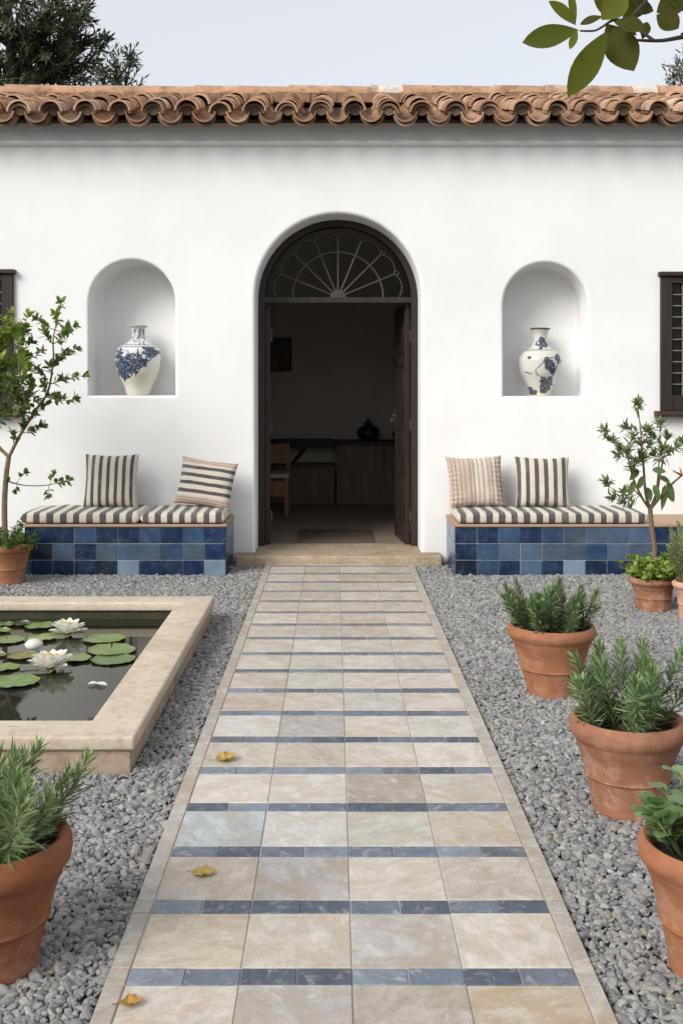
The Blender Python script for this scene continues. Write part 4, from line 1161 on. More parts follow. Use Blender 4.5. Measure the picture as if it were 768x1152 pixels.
        for k in range(70):
            a = U(0, 6.28); q = math.sqrt(R()) * 0.24 * r; h = U(.36, .54) * r
            p = c + Vector((q * math.cos(a), q * math.sin(a), 0.016))
            m.col = random.choice([(0.75, 0.55, 0.06, 1), (0.78, 0.62, 0.14, 1), (0.65, 0.42, 0.04, 1)])
            m.tube([p, p + Vector((math.cos(a) * .10 * r, math.sin(a) * .10 * r, h))], [0.0028, 0.0042], 4)
        m.build('stamens', M_PETAL, t)
        m = MB()
        for k in range(4):
            a = 2 * PI * k / 4 - 1.4; d = Vector((math.cos(a), math.sin(a), 0.04))
            m.leaf(c + Vector((0, 0, 0.010)), d, Vector((0, 0, 1)), r * 0.92, r * .40, bend=0.02, fold=0.2, n=5, col=random.choice([(0.45, 0.45, 0.25, 1), (0.40, 0.36, 0.18, 1)]))
        m.build('sepals', M_LEAF, t, smooth=True)
    lily(245, 174, 142, 'white water lily with yellow centre farther back in the pool')
    lily(184, 298, 172, 'larger white water lily with yellow centre nearer the front')
    # fallen petals and bud
    c, s = w_at(122, 226); r = 32 / 3.2 / s
    m = MB(); m.col = (0.80, 0.79, 0.75, 1)
    prof = [(r * math.sin(PI * k / 12) * .98, r * 0.62 * (1 - math.cos(PI * k / 12))) for k in range(1, 12)]
    m.lathe(prof, 24, (c.x, c.y, c.z + .001), wob=0.04, cap1=True)
    tag(m.build('flower_bud', M_PETAL, origin=c, smooth=True, sharp=80), 'closed round white bud on the yellow brown lily pad', 'bud')
    c, s = w_at(352, 352); m = MB()
    for (dx, ln, wd, a) in ((-.03, .06, .045, 0.3), (0.012, .058, .05, -0.2), (.04, .045, .035, 2.6)):
        d = Vector((math.cos(a), math.sin(a), 0.06))
        m.leaf(c + Vector((dx - .02, 0, 0.004)), d, Vector((0, 0, 1)), ln, wd, bend=0.1, fold=0.15, n=5, col=(0.82, 0.81, 0.79, 1))
    tag(m.build('fallen_petals', M_PETAL, origin=c, smooth=True), 'white fallen petal cluster floating alone on dark water', 'petals')
pool()

# ------------------------------------------------------------------ potted plants
def pot_profile(Rr, H, rb, rim=0.062):
    th = 0.022; k = rim / 0.062
    return [(rb * .96, 0.0), (rb, 0.006), (rb + .004, 0.018), (rb + .001, 0.028),
            (rb + (Rr - .03 - rb) * .40, H * .36), (rb + (Rr - .03 - rb) * .44, H * .385), (rb + (Rr - .03 - rb) * .50 + .004, H * .40), (rb + (Rr - .03 - rb) * .50 + .001, H * .425),
            (Rr - .032, H - rim - .035), (Rr - .026, H - rim - .026), (Rr - .022, H - rim - .010), (Rr - .016, H - rim),
            (Rr - .004, H - rim * .82), (Rr, H - rim * .55), (Rr - .002, H - rim * .26), (Rr - .010, H - .006), (Rr - .018, H), (Rr - .028, H - .004),
            (Rr - .036, H - .018), (Rr - .040, H - .045), (Rr - .048, H - .08)]
POTS = []
def potted(name, X, Y, Rr, H, rb, mat, label, cat='potted plant', group=None, rim=0.062, soil=0.045):
    POTS.append((X, Y, rb))
    t = thing(name, (X, Y, 0), label, cat, group)
    m = MB(); m.lathe(pot_profile(Rr, H, rb, rim), 72, (X, Y, 0.0), wob=0.004)
    m.build('pot', mat, t, smooth=True, sharp=50)
    m = MB(); rs = Rr - .040; n = 24
    sz = H - soil
    for q in range(7):
        for k in range(n):
            a = 2 * PI * k / n; rr = rs * q / 6
            m.vert((X + rr * math.cos(a), Y + rr * math.sin(a), sz + 0.010 * (1 - (q / 6) ** 2) + U(-.004, .004)))
    for q in range(6):
        for k in range(n):
            a = q * n + k; b = q * n + (k + 1) % n; m.face((a, a + n, b + n, b))
    m.build('soil', M_SOIL, t, smooth=True)
    return t, sz

def needle_stem(m, sm, base, d, L, nl, nw, dens, cols, droop=0.0, cone=58, tip_up=0.3):
    p = Vector(base); d = Vector(d).normalized(); pts = [p.copy()]; steps = 8
    for k in range(steps):
        d = (d + Vector((U(-.08, .08), U(-.08, .08), tip_up * 0.12 - droop * 0.1))).normalized(); p = p + d * L / steps; pts.append(p.copy())
    sm.tube(pts, [0.0028 - 0.0018 * k / steps for k in range(steps + 1)], 4)
    N = int(dens * L); a = U(0, 6)
    for k in range(N):
        t = 0.06 + 0.94 * (k / N); i = min(int(t * steps), steps - 1); q = pts[i].lerp(pts[i + 1], t * steps - i)
        ax = (pts[i + 1] - pts[i]).normalized(); o = ax.orthogonal().normalized(); w = ax.cross(o)
        a += 2.4 + U(-.3, .3)
        el = math.radians(cone + U(-14, 14)) * (1 - 0.62 * max(0, (t - 0.7) / 0.3))
        rad = o * math.cos(a) + w * math.sin(a)
        dd = ax * math.cos(el) + rad * math.sin(el)
        up = ax * math.sin(el) - rad * math.cos(el)
        ln = nl * U(.75, 1.15) * (0.62 + 0.5 * math.sin(PI * min(1, 0.15 + t * .8)))
        c = random.choice(cols); j = U(.8, 1.2) * (1.18 if t > .78 else 0.95)
        m.leaf(q, dd, up, ln, nw * U(.8, 1.2), bend=U(-.18, .16), fold=0.12, n=3, wide=0.5, col=(c[0] * j, c[1] * j, c[2] * j, 1))
ROSE = [(0.12, 0.18, 0.07), (0.09, 0.145, 0.055), (0.165, 0.23, 0.095), (0.23, 0.29, 0.145), (0.075, 0.115, 0.045)]
def rosemary(t, X, Y, sz, Rr, stems, hgt, nl, nw, dens, cols=ROSE, spread=0.55):
    m = MB(); sm = MB()
    for k in range(stems):
        a = 2 * PI * (k + U(-.3, .3)) / stems * 2.399 * 2; q = math.sqrt((k + .5) / stems) * (Rr - .06)
        tilt = spread * (q / (Rr - .06)) ** 1.1 + U(-.1, .1)
        base = (X + q * math.cos(a) * .85, Y + q * math.sin(a) * .85, sz - .005)
        h = hgt * U(.68, 1.08) * (1.0 - 0.10 * (q / Rr))
        needle_stem(m, sm, base, (math.cos(a) * tilt, math.sin(a) * tilt, 1), h, nl, nw, dens, cols)
    m.merge(sm, 1).build('foliage', [M_NEEDLE, M_BARK], t, smooth=True, sharp=180)
G_R = 'rosemary pots beside the path'
t, sz = potted('potted_rosemary', 1.052, 5.17, 0.213, 0.345, 0.112, M_TERRA, 'clean orange terracotta pot of rosemary, farther of two beside the right path edge', group=G_R)
rosemary(t, 1.052, 5.17, sz, 0.213, 34, 0.255, 0.048, 0.0078, 500, spread=0.80)
t, sz = potted('potted_rosemary', 1.035, 3.765, 0.204, 0.335, 0.122, M_TERRA_OLD, 'chalk stained terracotta pot of rosemary in front of the other right rosemary', group=G_R, rim=0.072)
rosemary(t, 1.035, 3.765, sz, 0.204, 17, 0.285, 0.068, 0.0080, 430, cols=[(0.135, 0.205, 0.08), (0.10, 0.16, 0.06), (0.19, 0.265, 0.115), (0.26, 0.33, 0.17)], spread=0.66)
t, sz = potted('potted_rosemary', -0.893, 2.745, 0.214, 0.345, 0.128, M_TERRA_SHADED, 'shade-darkened terracotta pot of rosemary at the left front beside the pool corner', group=G_R, rim=0.08)
rosemary(t, -0.893, 2.745, sz, 0.214, 21, 0.245, 0.068, 0.0078, 410, cols=[(0.145, 0.205, 0.08), (0.105, 0.16, 0.06), (0.21, 0.275, 0.125), (0.29, 0.345, 0.19)], spread=0.85)
m = MB()
for (dx, dy, tx, tz, L, W, c) in ((-.02, -.02, .03, 1, 0.34, .020, (0.12, 0.20, 0.05)), (0.05, .03, .03, 1, .29, .016, (0.16, 0.24, 0.08)), (0.06, -.06, .30, 1, .22, .022, (0.22, 0.22, 0.05)), (-.1, .02, -.1, 1, .32, .02, (0.12, 0.2, 0.05)), (.0, -.08, .12, 1, .2, .016, (0.2, 0.22, .06)), (-.14, -.05, -.2, 1, .3, .02, (0.13, 0.2, 0.05))):
    m.leaf((-0.893 + dx, 2.745 + dy, sz), Vector((tx, -.05, tz)), Vector((0.2, -1, 0)), L, W, bend=0.08, fold=0.25, n=8, wide=.5, col=(*c, 1))
m.build('blades', M_LEAF, t, smooth=True)
# broad round-leaved plant, right front
t, sz = potted('potted_jade', 0.985, 2.725, 0.206, 0.340, 0.125, M_TERRA, 'terracotta pot of round leaved green plant at the right front')
m = MB(); sm = MB()
JC = [(0.22, 0.31, 0.15), (0.19, 0.27, 0.13), (0.26, 0.35, 0.19), (0.30, 0.38, 0.21)]
for k in range(26):
    a = U(0, 6.28); q = math.sqrt(R()) * .13; L = U(.08, .19); tl = U(.1, .85)
    if k < 6: a = PI + U(-.5, .6); q = .10; tl = U(.4, .8); L = U(.10, .15)
    b = Vector((0.985 + q * math.cos(a), 2.725 + q * math.sin(a), sz)); d = Vector((math.cos(a) * tl, math.sin(a) * tl, 1)).normalized()
    pts = [b, b + d * L * .5, b + d * L]; sm.tube(pts, [.005, .004, .003], 5)
    for z in range(7):
        f = 0.3 + 0.7 * z / 6; p = b + d * L * f; a2 = z * 2.4 + a
        dd = (Vector((math.cos(a2), math.sin(a2), U(.1, .7))) + d * .4).normalized()
        c = random.choice(JC); j = U(.85, 1.15)
        m.leaf(p, dd, Vector((0, 0, 1)), U(.046, .070), U(.038, .052), bend=U(-.05, .3), fold=U(0.02, .12), n=9, wide=0.58, ex=0.55, col=(c[0] * j, c[1] * j, c[2] * j, 1))
m.merge(sm, 1).build('foliage', [M_LEAF, mat_plain('green_stem', (0.12, 0.16, 0.06, 1), (0.16, 0.20, 0.08, 1))], t, smooth=True, sharp=180)

# ------- small trees in pots
def twig_leaves(m, pts, ln, wd, dens, cols, n=4, spread=60, wide=0.45, tuft=0, bend=.2, upb=.25):
    for i in range(len(pts) - 1):
        A, B = pts[i], pts[i + 1]; sg = (B - A); ax = sg.normalized(); N = max(1, int(dens * sg.length + R()))
        o = ax.orthogonal().normalized(); w = ax.cross(o)
        for k in range(N):
            q = A + sg * R(); a = U(0, 6.28); rad = o * math.cos(a) + w * math.sin(a); el = math.radians(spread + U(-20, 20))
            dd = (ax * math.cos(el) + rad * math.sin(el) + Vector((0, 0, upb))).normalized()
            c = random.choice(cols); j = U(.75, 1.25)
            m.leaf(q, dd, Vector((U(-.4, .4), U(-.4, .4), 1)), ln * U(.6, 1.2), wd * U(.75, 1.2), bend=bend * U(-.3, 1.4), fold=U(.05, .25), n=n, wide=wide, col=(c[0] * j, c[1] * j, c[2] * j, 1))
    if tuft:
        ax = (pts[-1] - pts[-2]).normalized(); o = ax.orthogonal().normalized(); w = ax.cross(o)
        for k in range(tuft):
            a = 2.4 * k; el = math.radians(U(15, 75)); rad = o * math.cos(a) + w * math.sin(a)
            c = random.choice(cols); j = U(.8, 1.25)
            dd = ax * math.cos(el) + rad * math.sin(el)
            m.leaf(pts[-1] - ax * U(0, .02), dd, ax * math.sin(el) - rad * math.cos(el), ln * U(.7, 1.15), wd * U(.8, 1.1), bend=bend * U(-.5, 1), fold=.15, n=n, wide=wide, col=(c[0] * j, c[1] * j, c[2] * j, 1))
def limb(sm, pts, r0, r1, n=6):
    # smooth polyline through pts
    out = []
    P = [Vector(p) for p in pts]
    for i in range(len(P) - 1):
        p0 = P[max(i - 1, 0)]; p1 = P[i]; p2 = P[i + 1]; p3 = P[min(i + 2, len(P) - 1)]
        for k in range(4):
            t = k / 4; out.append(0.5 * ((2 * p1) + (p2 - p0) * t + (2 * p0 - 5 * p1 + 4 * p2 - p3) * t * t + (-p0 + 3 * p1 - 3 * p2 + p3) * t ** 3))
    out.append(P[-1]); K = len(out) - 1
    sm.tube(out, [r0 + (r1 - r0) * k / K for k in range(K + 1)], n)
    return out
# left tree
TL = 8.06
t, sz = potted('potted_tree', -2.485, TL, 0.205, 0.315, 0.135, M_TERRA, 'young leafy tree in orange terracotta pot before left bench end', group='small trees in terracotta pots')
def pl(u, v, dy=0.0): return at(u, v, TL + dy)
m = MB(); sm = MB()
limb(sm, [(-2.485, TL, sz - .02), pl(5, 570), pl(7, 535), pl(10, 514)], 0.024, 0.018, 8)
main = [pl(10, 514), pl(24, 487, -.02), pl(40, 462, -.02), pl(54, 440, -.02), pl(60, 405, .02), pl(60, 380, .03), pl(68, 345, .03)]
a1 = limb(sm, main, 0.015, 0.004)
a2 = limb(sm, [pl(10, 514), pl(-6, 495, .05), pl(-10, 460, .08), pl(2, 420, .05), pl(12, 385, .02)], 0.015, 0.004)
a3 = limb(sm, [pl(24, 487), pl(28, 455, -.15), pl(22, 420, -.22), pl(20, 390, -.22)], 0.010, 0.003)
a4 = limb(sm, [pl(-6, 495, .05), pl(-30, 460, 0), pl(-40, 420, -.05), pl(-38, 380, -.05)], 0.012, 0.003)
LC = [(0.15, 0.215, 0.065), (0.115, 0.175, 0.055), (0.19, 0.26, 0.08), (0.085, 0.135, 0.045)]
LY = [(0.29, 0.37, 0.07), (0.23, 0.32, 0.06), (0.36, 0.43, 0.11)]
tips = [(69, 339), (41, 358), (62, 352), (84, 366), (75, 372), (86, 392), (74, 398), (95, 422), (84, 449), (70, 425), (50, 372), (47, 395), (36, 385), (56, 412), (40, 415), (34, 432), (50, 433), (44, 449), (62, 446), (30, 452), (38, 466), (48, 480), (26, 478), (14, 488), (30, 402), (66, 405), (52, 455), (20, 462)]
def nearest(pts, q): return min(pts, key=lambda p: (p - q).length)
allp = a1 + a3
for (u, v) in tips:
    q = pl(u, v, U(-.2, .15)); b = nearest(allp, q + Vector((-.02, 0, -.07)))
    mid = b.lerp(q, .5) + Vector((0, U(-.02, .02), U(-.03, .01)))
    tw = limb(sm, [b, mid, q], 0.0045, 0.0015, 4)
    twig_leaves(m, tw[2:], 0.066, 0.030, 105, LC if v > 380 else LC[:3] + LY[:1], tuft=6)
for k in range(84):
    u = U(-48, 34); v = U(350, 465)
    q = pl(u, v, U(-.22, .2)); b = nearest(a2 + a3 + a4, q + Vector((0, 0, -.08)))
    tw = limb(sm, [b, b.lerp(q, .5) + Vector((0, U(-.03, .03), -.02)), q], 0.0045, 0.0015, 4)
    twig_leaves(m, tw[2:], 0.066, 0.031, 115, LY if v < 415 and R() < .75 else LC, tuft=6)
# low side branch
lb = limb(sm, [pl(7, 541), pl(28, 546, -.03), pl(50, 546, -.03), pl(66, 543, -.04), pl(76, 540, -.04)], 0.006, 0.002, 5)
twig_leaves(m, lb[11:], 0.055, 0.03, 150, LC, tuft=6, upb=0.1)
for (b, q) in (((18, 544), (29, 531)), ((14, 544), (8, 540)), ((55, 546), (54, 558)), ((56, 546), (60, 533)), ((20, 545), (17, 552))):
    tw = limb(sm, [pl(*b, -.03), pl((b[0] + q[0]) / 2, (b[1] + q[1]) / 2 - 1, -.04), pl(*q, -.05)], 0.003, 0.0015, 4)
    twig_leaves(m, tw[3:], 0.05, 0.03, 120, LC, tuft=5, upb=0)
m.build('crown', M_LEAF, t, smooth=True, sharp=180); sm.build('trunk', M_BARK, t, smooth=True)
m = MB()
for k in range(95):
    a = U(0, 6.28); q = math.sqrt(R()) * .17; b = Vector((-2.485 + q * math.cos(a), TL + q * math.sin(a), sz)); tl = U(.2, 1.5)
    d = Vector((math.cos(a) * tl, math.sin(a) * tl, 1)).normalized(); L = U(.10, .25)
    pts = [b + d * L * z / 4 - Vector((0, 0, .05 * (z / 4) ** 2 * tl)) for z in range(5)]
    twig_leaves(m, pts, 0.034, 0.016, 190, [(0.10, 0.165, 0.04), (0.075, 0.13, 0.035), (0.14, 0.21, 0.05)], n=3, upb=.15)
m.build('underplanting', M_LEAF, t, smooth=True, sharp=180)

# right tree with yellow-green underplanting
TR = 7.13
t, sz = potted('potted_tree', 2.128, TR, 0.160, 0.225, 0.113, M_TERRA_OLD, 'small thin tree in low brown pot ringed by lime green leaves before right bench', group='small trees in terracotta pots', rim=0.045, soil=0.03)
def pr(u, v, dy=0.0): return at(u, v, TR + dy)
m = MB(); sm = MB()
tr = limb(sm, [(2.128, TR, sz - .02), pr(736, 620), pr(733, 595), pr(731, 573)], 0.019, 0.016, 8)
b1 = limb(sm, [pr(731, 573), pr(726, 555), pr(724, 530), pr(722, 505), pr(720, 480), pr(717, 456)], 0.011, 0.0025)
b2 = limb(sm, [pr(731, 573), pr(722, 560, -.03), pr(712, 538, -.06), pr(706, 515, -.08), pr(697, 500, -.08), pr(681, 488, -.08)], 0.010, 0.002)
b3 = limb(sm, [pr(731, 573), pr(738, 556, .03), pr(742, 535, .05), pr(746, 515, .05), pr(750, 492, .06)], 0.012, 0.002)
b4 = limb(sm, [pr(731, 573), pr(740, 562, -.05), pr(755, 545, -.06), pr(772, 530, -.05), pr(790, 512, -.02)], 0.012, 0.004)
b5 = limb(sm, [pr(722, 560), pr(708, 548, .08), pr(696, 553, .1), pr(683, 546, .1)], 0.006, 0.0018)
b6 = limb(sm, [pr(738, 556), pr(741, 520, -.1), pr(742, 480, -.12)], 0.007, 0.002)
RC = [(0.17, 0.22, 0.105), (0.13, 0.175, 0.08), (0.21, 0.26, 0.135), (0.26, 0.30, 0.17)]
BC = b1 + b2 + b3 + b4 + b5 + b6
for (u, v) in ((717, 453), (680, 484), (688, 495), (703, 481), (712, 492), (727, 484), (750, 490), (760, 502), (743, 476), (682, 543), (690, 560), (702, 553), (702, 565), (696, 512), (705, 507), (730, 500), (724, 515), (735, 512), (752, 508), (746, 505), (716, 520), (710, 525), (698, 505), (768, 498), (780, 490), (790, 505), (775, 510), (735, 492), (720, 500)):
    q = pr(u, v, U(-.15, .15)); b = nearest(BC, q + Vector((.02, 0, -.05)))
    tw = limb(sm, [b, b.lerp(q, .5) + Vector((0, 0, -.012)), q], 0.003, 0.0014, 4)
    twig_leaves(m, tw[2:], 0.066, 0.018, 190, RC, tuft=13, upb=.15)
for (u, v) in ((717, 453), (680, 484), (682, 543), (703, 481), (743, 476)):
    pass
DKL = [(0.09, 0.14, 0.05), (0.12, 0.175, 0.06)]
for (u, v, du, dv) in ((724, 535, -6, 14), (735, 545, 6, 16), (745, 548, 10, 12), (718, 528, -8, 10), (740, 535, 12, 6), (728, 548, 4, 12), (714, 540, -6, 16), (750, 540, 8, 22), (733, 528, 14, 2), (722, 520, -2, -12), (748, 545, -2, 24)):
    p = pr(u, v, U(-.12, .02)); q = pr(u + du, v + dv, -.14)
    c = random.choice(DKL)
    m.leaf(p, (q - p), Vector((0, -1, .3)), max(.09, (q - p).length * 1.1), .045, bend=.15, fold=.15, n=6, wide=.45, col=(*c, 1))
m.build('crown', M_LEAF, t, smooth=True, sharp=180); sm.build('trunk', M_BARK, t, smooth=True)
m = MB()
UC = [(0.34, 0.41, 0.09), (0.27, 0.35, 0.075), (0.44, 0.48, 0.16), (0.20, 0.28, 0.06)]
for k in range(85):
    a = U(0, 6.28); q = math.sqrt(R()) * .13; b = Vector((2.128 + q * math.cos(a), TR + q * math.sin(a), sz)); tl = U(.15, 1.2)
    d = Vector((math.cos(a) * tl, math.sin(a) * tl, 1)).normalized(); L = U(.06, .17)
    pts = [b + d * L * z / 3 for z in range(4)]
    twig_leaves(m, pts, 0.046, 0.030, 62, UC, n=5, upb=.2, wide=.55, tuft=3)
m.build('underplanting', M_LEAF, t, smooth=True, sharp=180)
m = MB()
fp = pr(766, 536, -.08)
for k in range(7):
    d = Vector((U(-1, .4), U(-.6, .2), U(-.2, .7))).normalized()
    m.leaf(fp, d, Vector((0, 0, 1)), U(.05, .085), .026, bend=.1, fold=.2, n=5, col=random.choice([(0.62, 0.16, 0.03, 1), (0.55, 0.11, 0.02, 1), (0.66, 0.24, 0.05, 1)]))
m.build('blossom', M_PETAL, t, smooth=True)

# feathery plant in the pink pot at the right
t, sz = potted('potted_shrub', 2.325, 6.86, 0.150, 0.245, 0.105, M_TERRA_PINK, 'feathery grey green shrub in pale pink pot by the right picture edge', rim=0.045, soil=0.03)
rosemary(t, 2.325, 6.86, sz, 0.150, 52, 0.42, 0.044, 0.0052, 380, cols=[(0.24, 0.28, 0.12), (0.18, 0.22, 0.09), (0.31, 0.34, 0.16)], spread=0.45)

# ------------------------------------------------------------------ dry leaves on the path
def dry(u, v, L, W, ang, curl, col, lab):
    Y = (EYE - .028) * F / (v - PY); c = Vector(((u - PX) / F * Y, Y, 0.0275))
    m = MB(); n = 18; k = 5
    d = Vector((math.cos(ang), math.sin(ang), 0)); s_ = Vector((-d.y, d.x, 0))
    idx = []
    for i in range(n + 1):
        t = i / n; w = W / 2 * (math.sin(PI * min(1, t * .96 + .03)) ** .6) * (1 + .16 * math.sin(t * 19 + ang * 9) + .08 * math.sin(t * 37))
        row = []
        for j in range(-k, k + 1):
            f = j / k
            z = 0.002 + curl * L * ((t - .45) ** 2 * 1.1 + abs(f) ** 1.6 * .35 * math.sin(t * 3) + .05 * math.sin(t * 9 + f * 4)) 
            q = c + d * L * (t - .5) * (1 - curl * .2) + s_ * w * f + Vector((0, 0, max(z, .0012)))
            jj = (0.82 if j == 0 else 1) * (1 + 0.45 * noise.noise(Vector((t * 4 + ang * 5, f * 2.2, 3)))) * (0.7 if abs(f) > .9 else 1)
            row.append(m.vert(q, (col[0] * jj, col[1] * jj, col[2] * jj, 1)))
        idx.append(row)
    for a, b in zip(idx, idx[1:]):
        for j in range(2 * k): m.face((a[j], a[j + 1], b[j + 1], b[j]))
    m.col = (col[0] * .6, col[1] * .5, col[2] * .4, 1)
    m.tube([c - d * L * .5 + Vector((0, 0, .006)), c - d * L * .75 + Vector((0, 0, .004))], 0.0012, 4)
    tag(m.build('dry_leaf', M_DRY, origin=c, smooth=True, sharp=180), lab, 'leaf', 'dry leaves on the path')
dry(254, 855, 0.092, 0.080, 0.25, 0.5, (0.52, 0.33, 0.11), 'yellow curled dry leaf on the path, farthest from camera')
dry(229, 983, 0.074, 0.062, -0.15, 0.3, (0.56, 0.36, 0.12), 'flat yellow dry leaf lying on a tan paving stone between two others')
dry(147, 1131, 0.058, 0.042, 0.1, 0.6, (0.44, 0.25, 0.07), 'small brownish yellow dry leaf at the near left path edge')

# ------------------------------------------------------------------ trees
def tree(name, base, trunk_pts, r0, clumps, leaf_n, ln, wd, cols, label, bark=M_BARKD, spread=.3):
    t = thing(name, base, label, 'tree')
    sm = MB(); m = MB()
    tp = limb(sm, trunk_pts, r0, r0 * .35, 10)
    for (c, rad, num) in clumps:
        c = Vector(c); b = nearest(tp[len(tp) // 3:], c + Vector((0, 0, -.5)))
        lb_ = limb(sm, [b, b.lerp(c, .5) + Vector((U(-.1, .1), U(-.1, .1), U(-.05, .15))), c], r0 * .32, r0 * .10, 6)
        for k in range(num):
            while True:
                d = Vector((U(-1, 1), U(-1, 1), U(-1, 1)))
                if 0.05 < d.length < 1: break
            q = c + d * rad
            s_ = lb_[random.randrange(len(lb_) // 2, len(lb_))]
            sm.tube([s_, s_.lerp(q, .6) + Vector((0, 0, .04)), q], [r0 * .06, r0 * .04, r0 * .02], 4, cap=False)
            ax = ((q - s_).normalized() + Vector((U(-.3, .3), U(-.3, .3), U(0, .5)))).normalized()
            pts = [q - ax * .14, q, q + ax * .12]
            o = ax.orthogonal().normalized(); w = ax.cross(o); sh = U(.75, 1.2)
            for z in range(leaf_n):
                f = z / leaf_n; a = z * 2.4 + k
                el = math.radians(U(35, 75) * (1.1 - .7 * f)); rd = o * math.cos(a) + w * math.sin(a)
                dd = ax * math.cos(el) + rd * math.sin(el); cc = random.choice(cols); j = U(.8, 1.2) * sh
                m.leaf(pts[0].lerp(pts[2], f), dd, ax * math.sin(el) - rd * math.cos(el), ln * U(.7, 1.2), wd * U(.8, 1.2), bend=U(0, .3), fold=.1, n=2, wide=.45, col=(cc[0] * j, cc[1] * j, cc[2] * j, 1))
    m.build('crown', M_FARLEAF, t, smooth=True, sharp=180); sm.build('trunk', bark, t, smooth=True)
TY = 15.0
def pt(u, v, dy=0): return at(u, v, TY + dy)
DG = [(0.060, 0.074, 0.036), (0.080, 0.096, 0.048), (0.045, 0.058, 0.029), (0.11, 0.125, 0.062)]
cl = []
for (u, v, r, n) in ((20, 30, .62, 46), (60, 55, .55, 40), (-30, 40, .7, 44), (30, 80, .6, 40), (75, 85, .42, 24), (-20, 95, .6, 30), (85, 30, .40, 22), (15, -10, .65, 34), (-60, 0, .8, 40), (70, 5, .38, 18), (50, 62, .5, 26), (95, 55, .28, 12), (80, 75, .45, 24), (-80, 70, .8, 34), (-40, -60, .8, 30), (25, -50, .6, 20), (5, 120, .6, 26), (60, 120, .5, 20), (92, 8, .22, 6), (99, 18, .14, 3), (106, 46, .16, 5), (112, 44, .08, 2), (38, 50, .5, 30)):
    cl.append((pt(u, v, U(-.6, .6)), r, n))
tree('leafy_tree', (-4.9, TY, 0), [(-4.9, TY, -.05), (-4.85, TY, 1.5), (-4.7, TY + .05, 3.0), (-4.55, TY, 4.3), (-4.5, TY, 5.6), (-4.6, TY, 6.8)], 0.17, cl, 15, 0.135, 0.036, DG, 'large dark green tree rising behind the left end of the roof')
GG = [(0.085, 0.10, 0.075), (0.10, 0.12, 0.09), (0.065, 0.08, 0.055)]
def pt2(u, v, dy=0): return at(u, v, 14.6 + dy)
tree('slender_tree', (-3.05, 14.6, 0), [(-3.05, 14.6, -.05), (-3.1, 14.6, 2), (-3.05, 14.6, 4.0), (-2.98, 14.6, 5.2)], 0.06, [(pt2(112, 76), .14, 6), (pt2(108, 92), .2, 8), (pt2(130, 80), .16, 7), (pt2(138, 88), .15, 7), (pt2(146, 62), .12, 7), (pt2(128, 68), .10, 5), (pt2(140, 70), .10, 5), (pt2(120, 100), .3, 14), (pt2(140, 102), .25, 10), (pt2(150, 68), .06, 3), (pt2(132, 95), .15, 7)], 11, 0.115, 0.026, GG, 'slender grey green treetop peeping over roof beside the dark tree', spread=.2)
tree('pale_tree', (4.95, 15.2, 0), [(4.95, 15.2, -.05), (4.95, 15.2, 2.5), (4.95, 15.2, 4.6), (5.0, 15.2, 5.7)], 0.07, [(at(764, 82, 15.2), .16, 7), (at(772, 90, 15.2), .25, 14), (at(756, 92, 15.2), .12, 5), (at(780, 75, 15.2), .3, 14), (at(768, 76, 15.2), .1, 3), (at(790, 100, 15.2), .4, 18)], 9, 0.10, 0.026, [(0.13, 0.14, 0.11), (0.16, 0.17, 0.13), (0.10, 0.11, 0.08)], 'pale thin treetop showing over the roof at the right picture edge', bark=M_BARK)

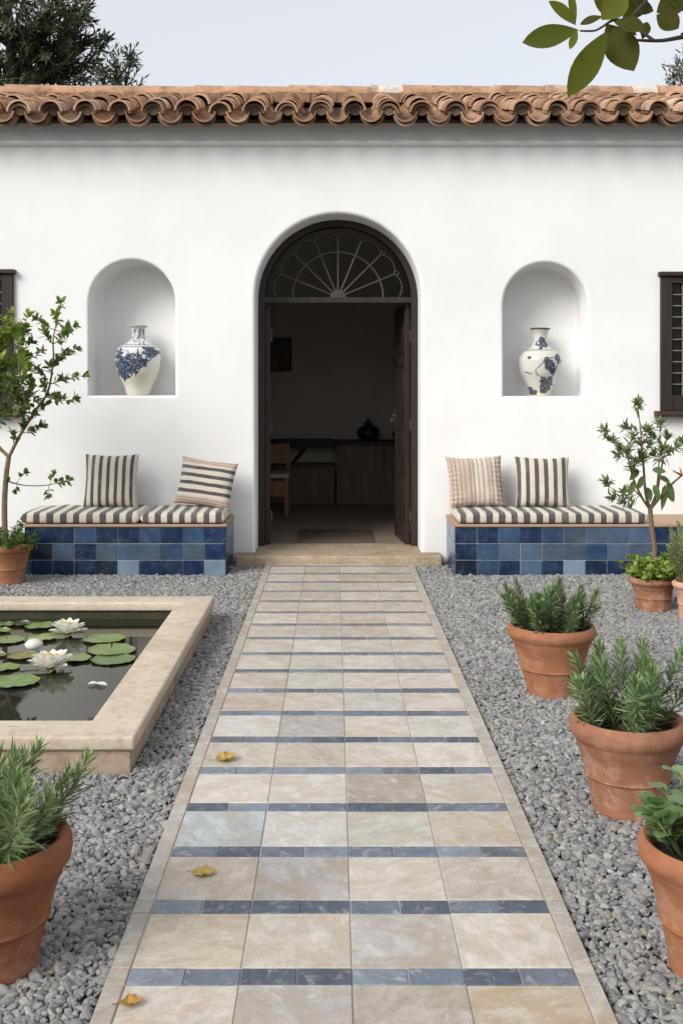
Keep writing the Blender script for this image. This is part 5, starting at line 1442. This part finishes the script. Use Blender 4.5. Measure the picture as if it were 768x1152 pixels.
# overhanging branch of a tree standing just outside the picture on the right
def overhang():
    t = thing('garden_tree', (1.75, 1.25, 0), 'broad leaved tree whose leafy branch hangs over the top right', 'tree')
    sm = MB(); m = MB(); Y = 1.72
    def q(u, v, dy=0): return at(u, v, Y + dy)
    tp = limb(sm, [(1.75, 1.25, -.05), (1.72, 1.28, .8), (1.66, 1.35, 1.6), (1.6, 1.4, 2.1), (1.55, 1.4, 2.8), (1.65, 1.3, 3.4)], 0.07, 0.025, 10)
    br = limb(sm, [(1.6, 1.4, 2.1), (1.3, 1.55, 2.08), (1.0, 1.66, 2.06), q(800, 36, .02), q(768, 41, .0), q(745, 45), q(722, 45), q(712, 44)], 0.007, 0.0016, 6)
    bs = limb(sm, [q(735, 45), q(705, 25, .02), q(690, 22), q(678, 29), q(668, 34), q(652, 34)], 0.0028, 0.0016, 5)
    bs2 = limb(sm, [q(705, 25, .02), q(720, 8, .02), q(735, -10, .02), q(748, -30, .03)], 0.003, 0.002, 5)
    OL = [(0.105, 0.118, 0.018), (0.085, 0.100, 0.016), (0.125, 0.138, 0.022)]
    OD = [(0.068, 0.070, 0.016), (0.080, 0.080, 0.018), (0.058, 0.058, 0.015)]
    L = [((651, 33), (587, 47), 26, OL, 0), ((683, 34), (639, 108), 30, OL, -.02), ((682, 26), (713, 78), 38, OD, .01), ((648, 28), (617, 0), 18, OL, .01), ((647, 28), (641, -12), 9, OL, .02), ((649, 33), (641, 54), 9, OL, -.01),
         ((678, 18), (652, 27), 12, OD, .02), ((676, 22), (705, -8), 30, OL, .0), ((690, 24), (726, 30), 24, OD, -.02), ((700, 22), (724, -5), 26, OD, .02), ((738, 16), (763, 32), 28, OD, .0), ((738, 14), (770, -4), 28, OD, .02), ((722, 44), (729, 22), 12, OD, .01), ((690, 20), (668, -10), 24, OL, .03), ((716, 40), (700, 20), 14, OD, .0), ((705, 5), (735, 12), 18, OD, .04), ((748, -10), (775, 12), 24, OL, .03), ((735, -10), (705, -25), 24, OL, .02)]
    for (a, b, w, cs, dy) in L:
        A = q(*a, dy); B = q(*b, dy + U(-.03, .03)); d = B - A; c = random.choice(cs); j = U(.92, 1.1)
        m.leaf(A, d, Vector((U(-.25, .25), -1, U(-.1, .5))), d.length, w / F * Y, bend=U(-.02, .10), fold=U(.06, .16), n=9, wide=.55, col=(c[0] * j, c[1] * j, c[2] * j, 1))
    # the rest of the crown, up and to the right
    for k in range(16):
        e = Vector((U(1.0, 2.3), U(.6, 2.2), U(2.3, 3.6)))
        if e.x < 1.15 and e.y > 1.3: e.x += .4
        b = nearest(tp[8:], e - Vector((0, 0, .3)))
        tw = limb(sm, [b, b.lerp(e, .5) + Vector((0, 0, .06)), e], 0.009, 0.002, 5)
        twig_leaves(m, tw[4:], 0.11, 0.046, 40, OL + OD, n=5, wide=.55, tuft=7)
    m.build('crown', M_GLOSSLEAF, t, smooth=True, sharp=180); sm.build('trunk', M_BARKD, t, smooth=True)
overhang()

path()
gravel()

# ------------------------------------------------------------------ light, sky, camera
az = Vector((-0.72, -0.69)); el = math.radians(34)
sd = Vector((az.x * math.cos(el), az.y * math.cos(el), math.sin(el))).normalized()
su = bpy.data.lights.new('sun', 'SUN'); su.energy = 2.3; su.angle = math.radians(31); su.color = (1.0, 0.965, 0.92)
so = bpy.data.objects.new('sun', su); COL.objects.link(so); so.rotation_euler = sd.to_track_quat('Z', 'Y').to_euler(); so.location = (-6, -6, 9)
W = bpy.data.worlds.new('World'); SC.world = W; W.use_nodes = True
wt = W.node_tree; bg = wt.nodes['Background']
sky = wt.nodes.new('ShaderNodeTexSky'); sky.sky_type = 'NISHITA'; sky.sun_disc = False
sky.sun_elevation = el; sky.sun_rotation = math.atan2(sd.x, sd.y); sky.air_density = 1.0; sky.dust_density = 4.0; sky.ozone_density = 1.0
hs = wt.nodes.new('ShaderNodeHueSaturation'); hs.inputs['Saturation'].default_value = 0.32; hs.inputs['Value'].default_value = 1.0
wt.links.new(sky.outputs[0], hs.inputs['Color'])
veil = wt.nodes.new('ShaderNodeMix'); veil.data_type = 'RGBA'; veil.inputs[0].default_value = 0.6; veil.inputs[7].default_value = (6.2, 6.5, 6.9, 1)
wt.links.new(hs.outputs[0], veil.inputs[6]); wt.links.new(veil.outputs[2], bg.inputs['Color'])
bg.inputs['Strength'].default_value = 0.12

cam = bpy.data.cameras.new('camera'); co = bpy.data.objects.new('camera', cam); COL.objects.link(co)
co.location = (0, 0, EYE); co.rotation_euler = (math.radians(90), 0, 0)
cam.sensor_fit = 'HORIZONTAL'; cam.sensor_width = 36; cam.lens = F / 768 * 36
cam.shift_x = (384 - PX) / 768; cam.shift_y = -(576 - PY) / 768
cam.clip_start = 0.05; cam.clip_end = 1000
SC.camera = co
SC.view_settings.view_transform = 'Standard'; SC.view_settings.look = 'None'; SC.view_settings.gamma = 1.0
SC.view_settings.exposure = 0.39; SC.view_settings.use_curve_mapping = False
SC.render.engine = 'CYCLES'
cy = SC.cycles
cy.use_denoising = True
try: cy.denoiser = 'OPENIMAGEDENOISE'
except Exception: pass
cy.max_bounces = 8; cy.diffuse_bounces = 4; cy.glossy_bounces = 4; cy.transmission_bounces = 4; cy.transparent_max_bounces = 8
cy.sample_clamp_indirect = 6.0
cy.caustics_reflective = False; cy.caustics_refractive = False
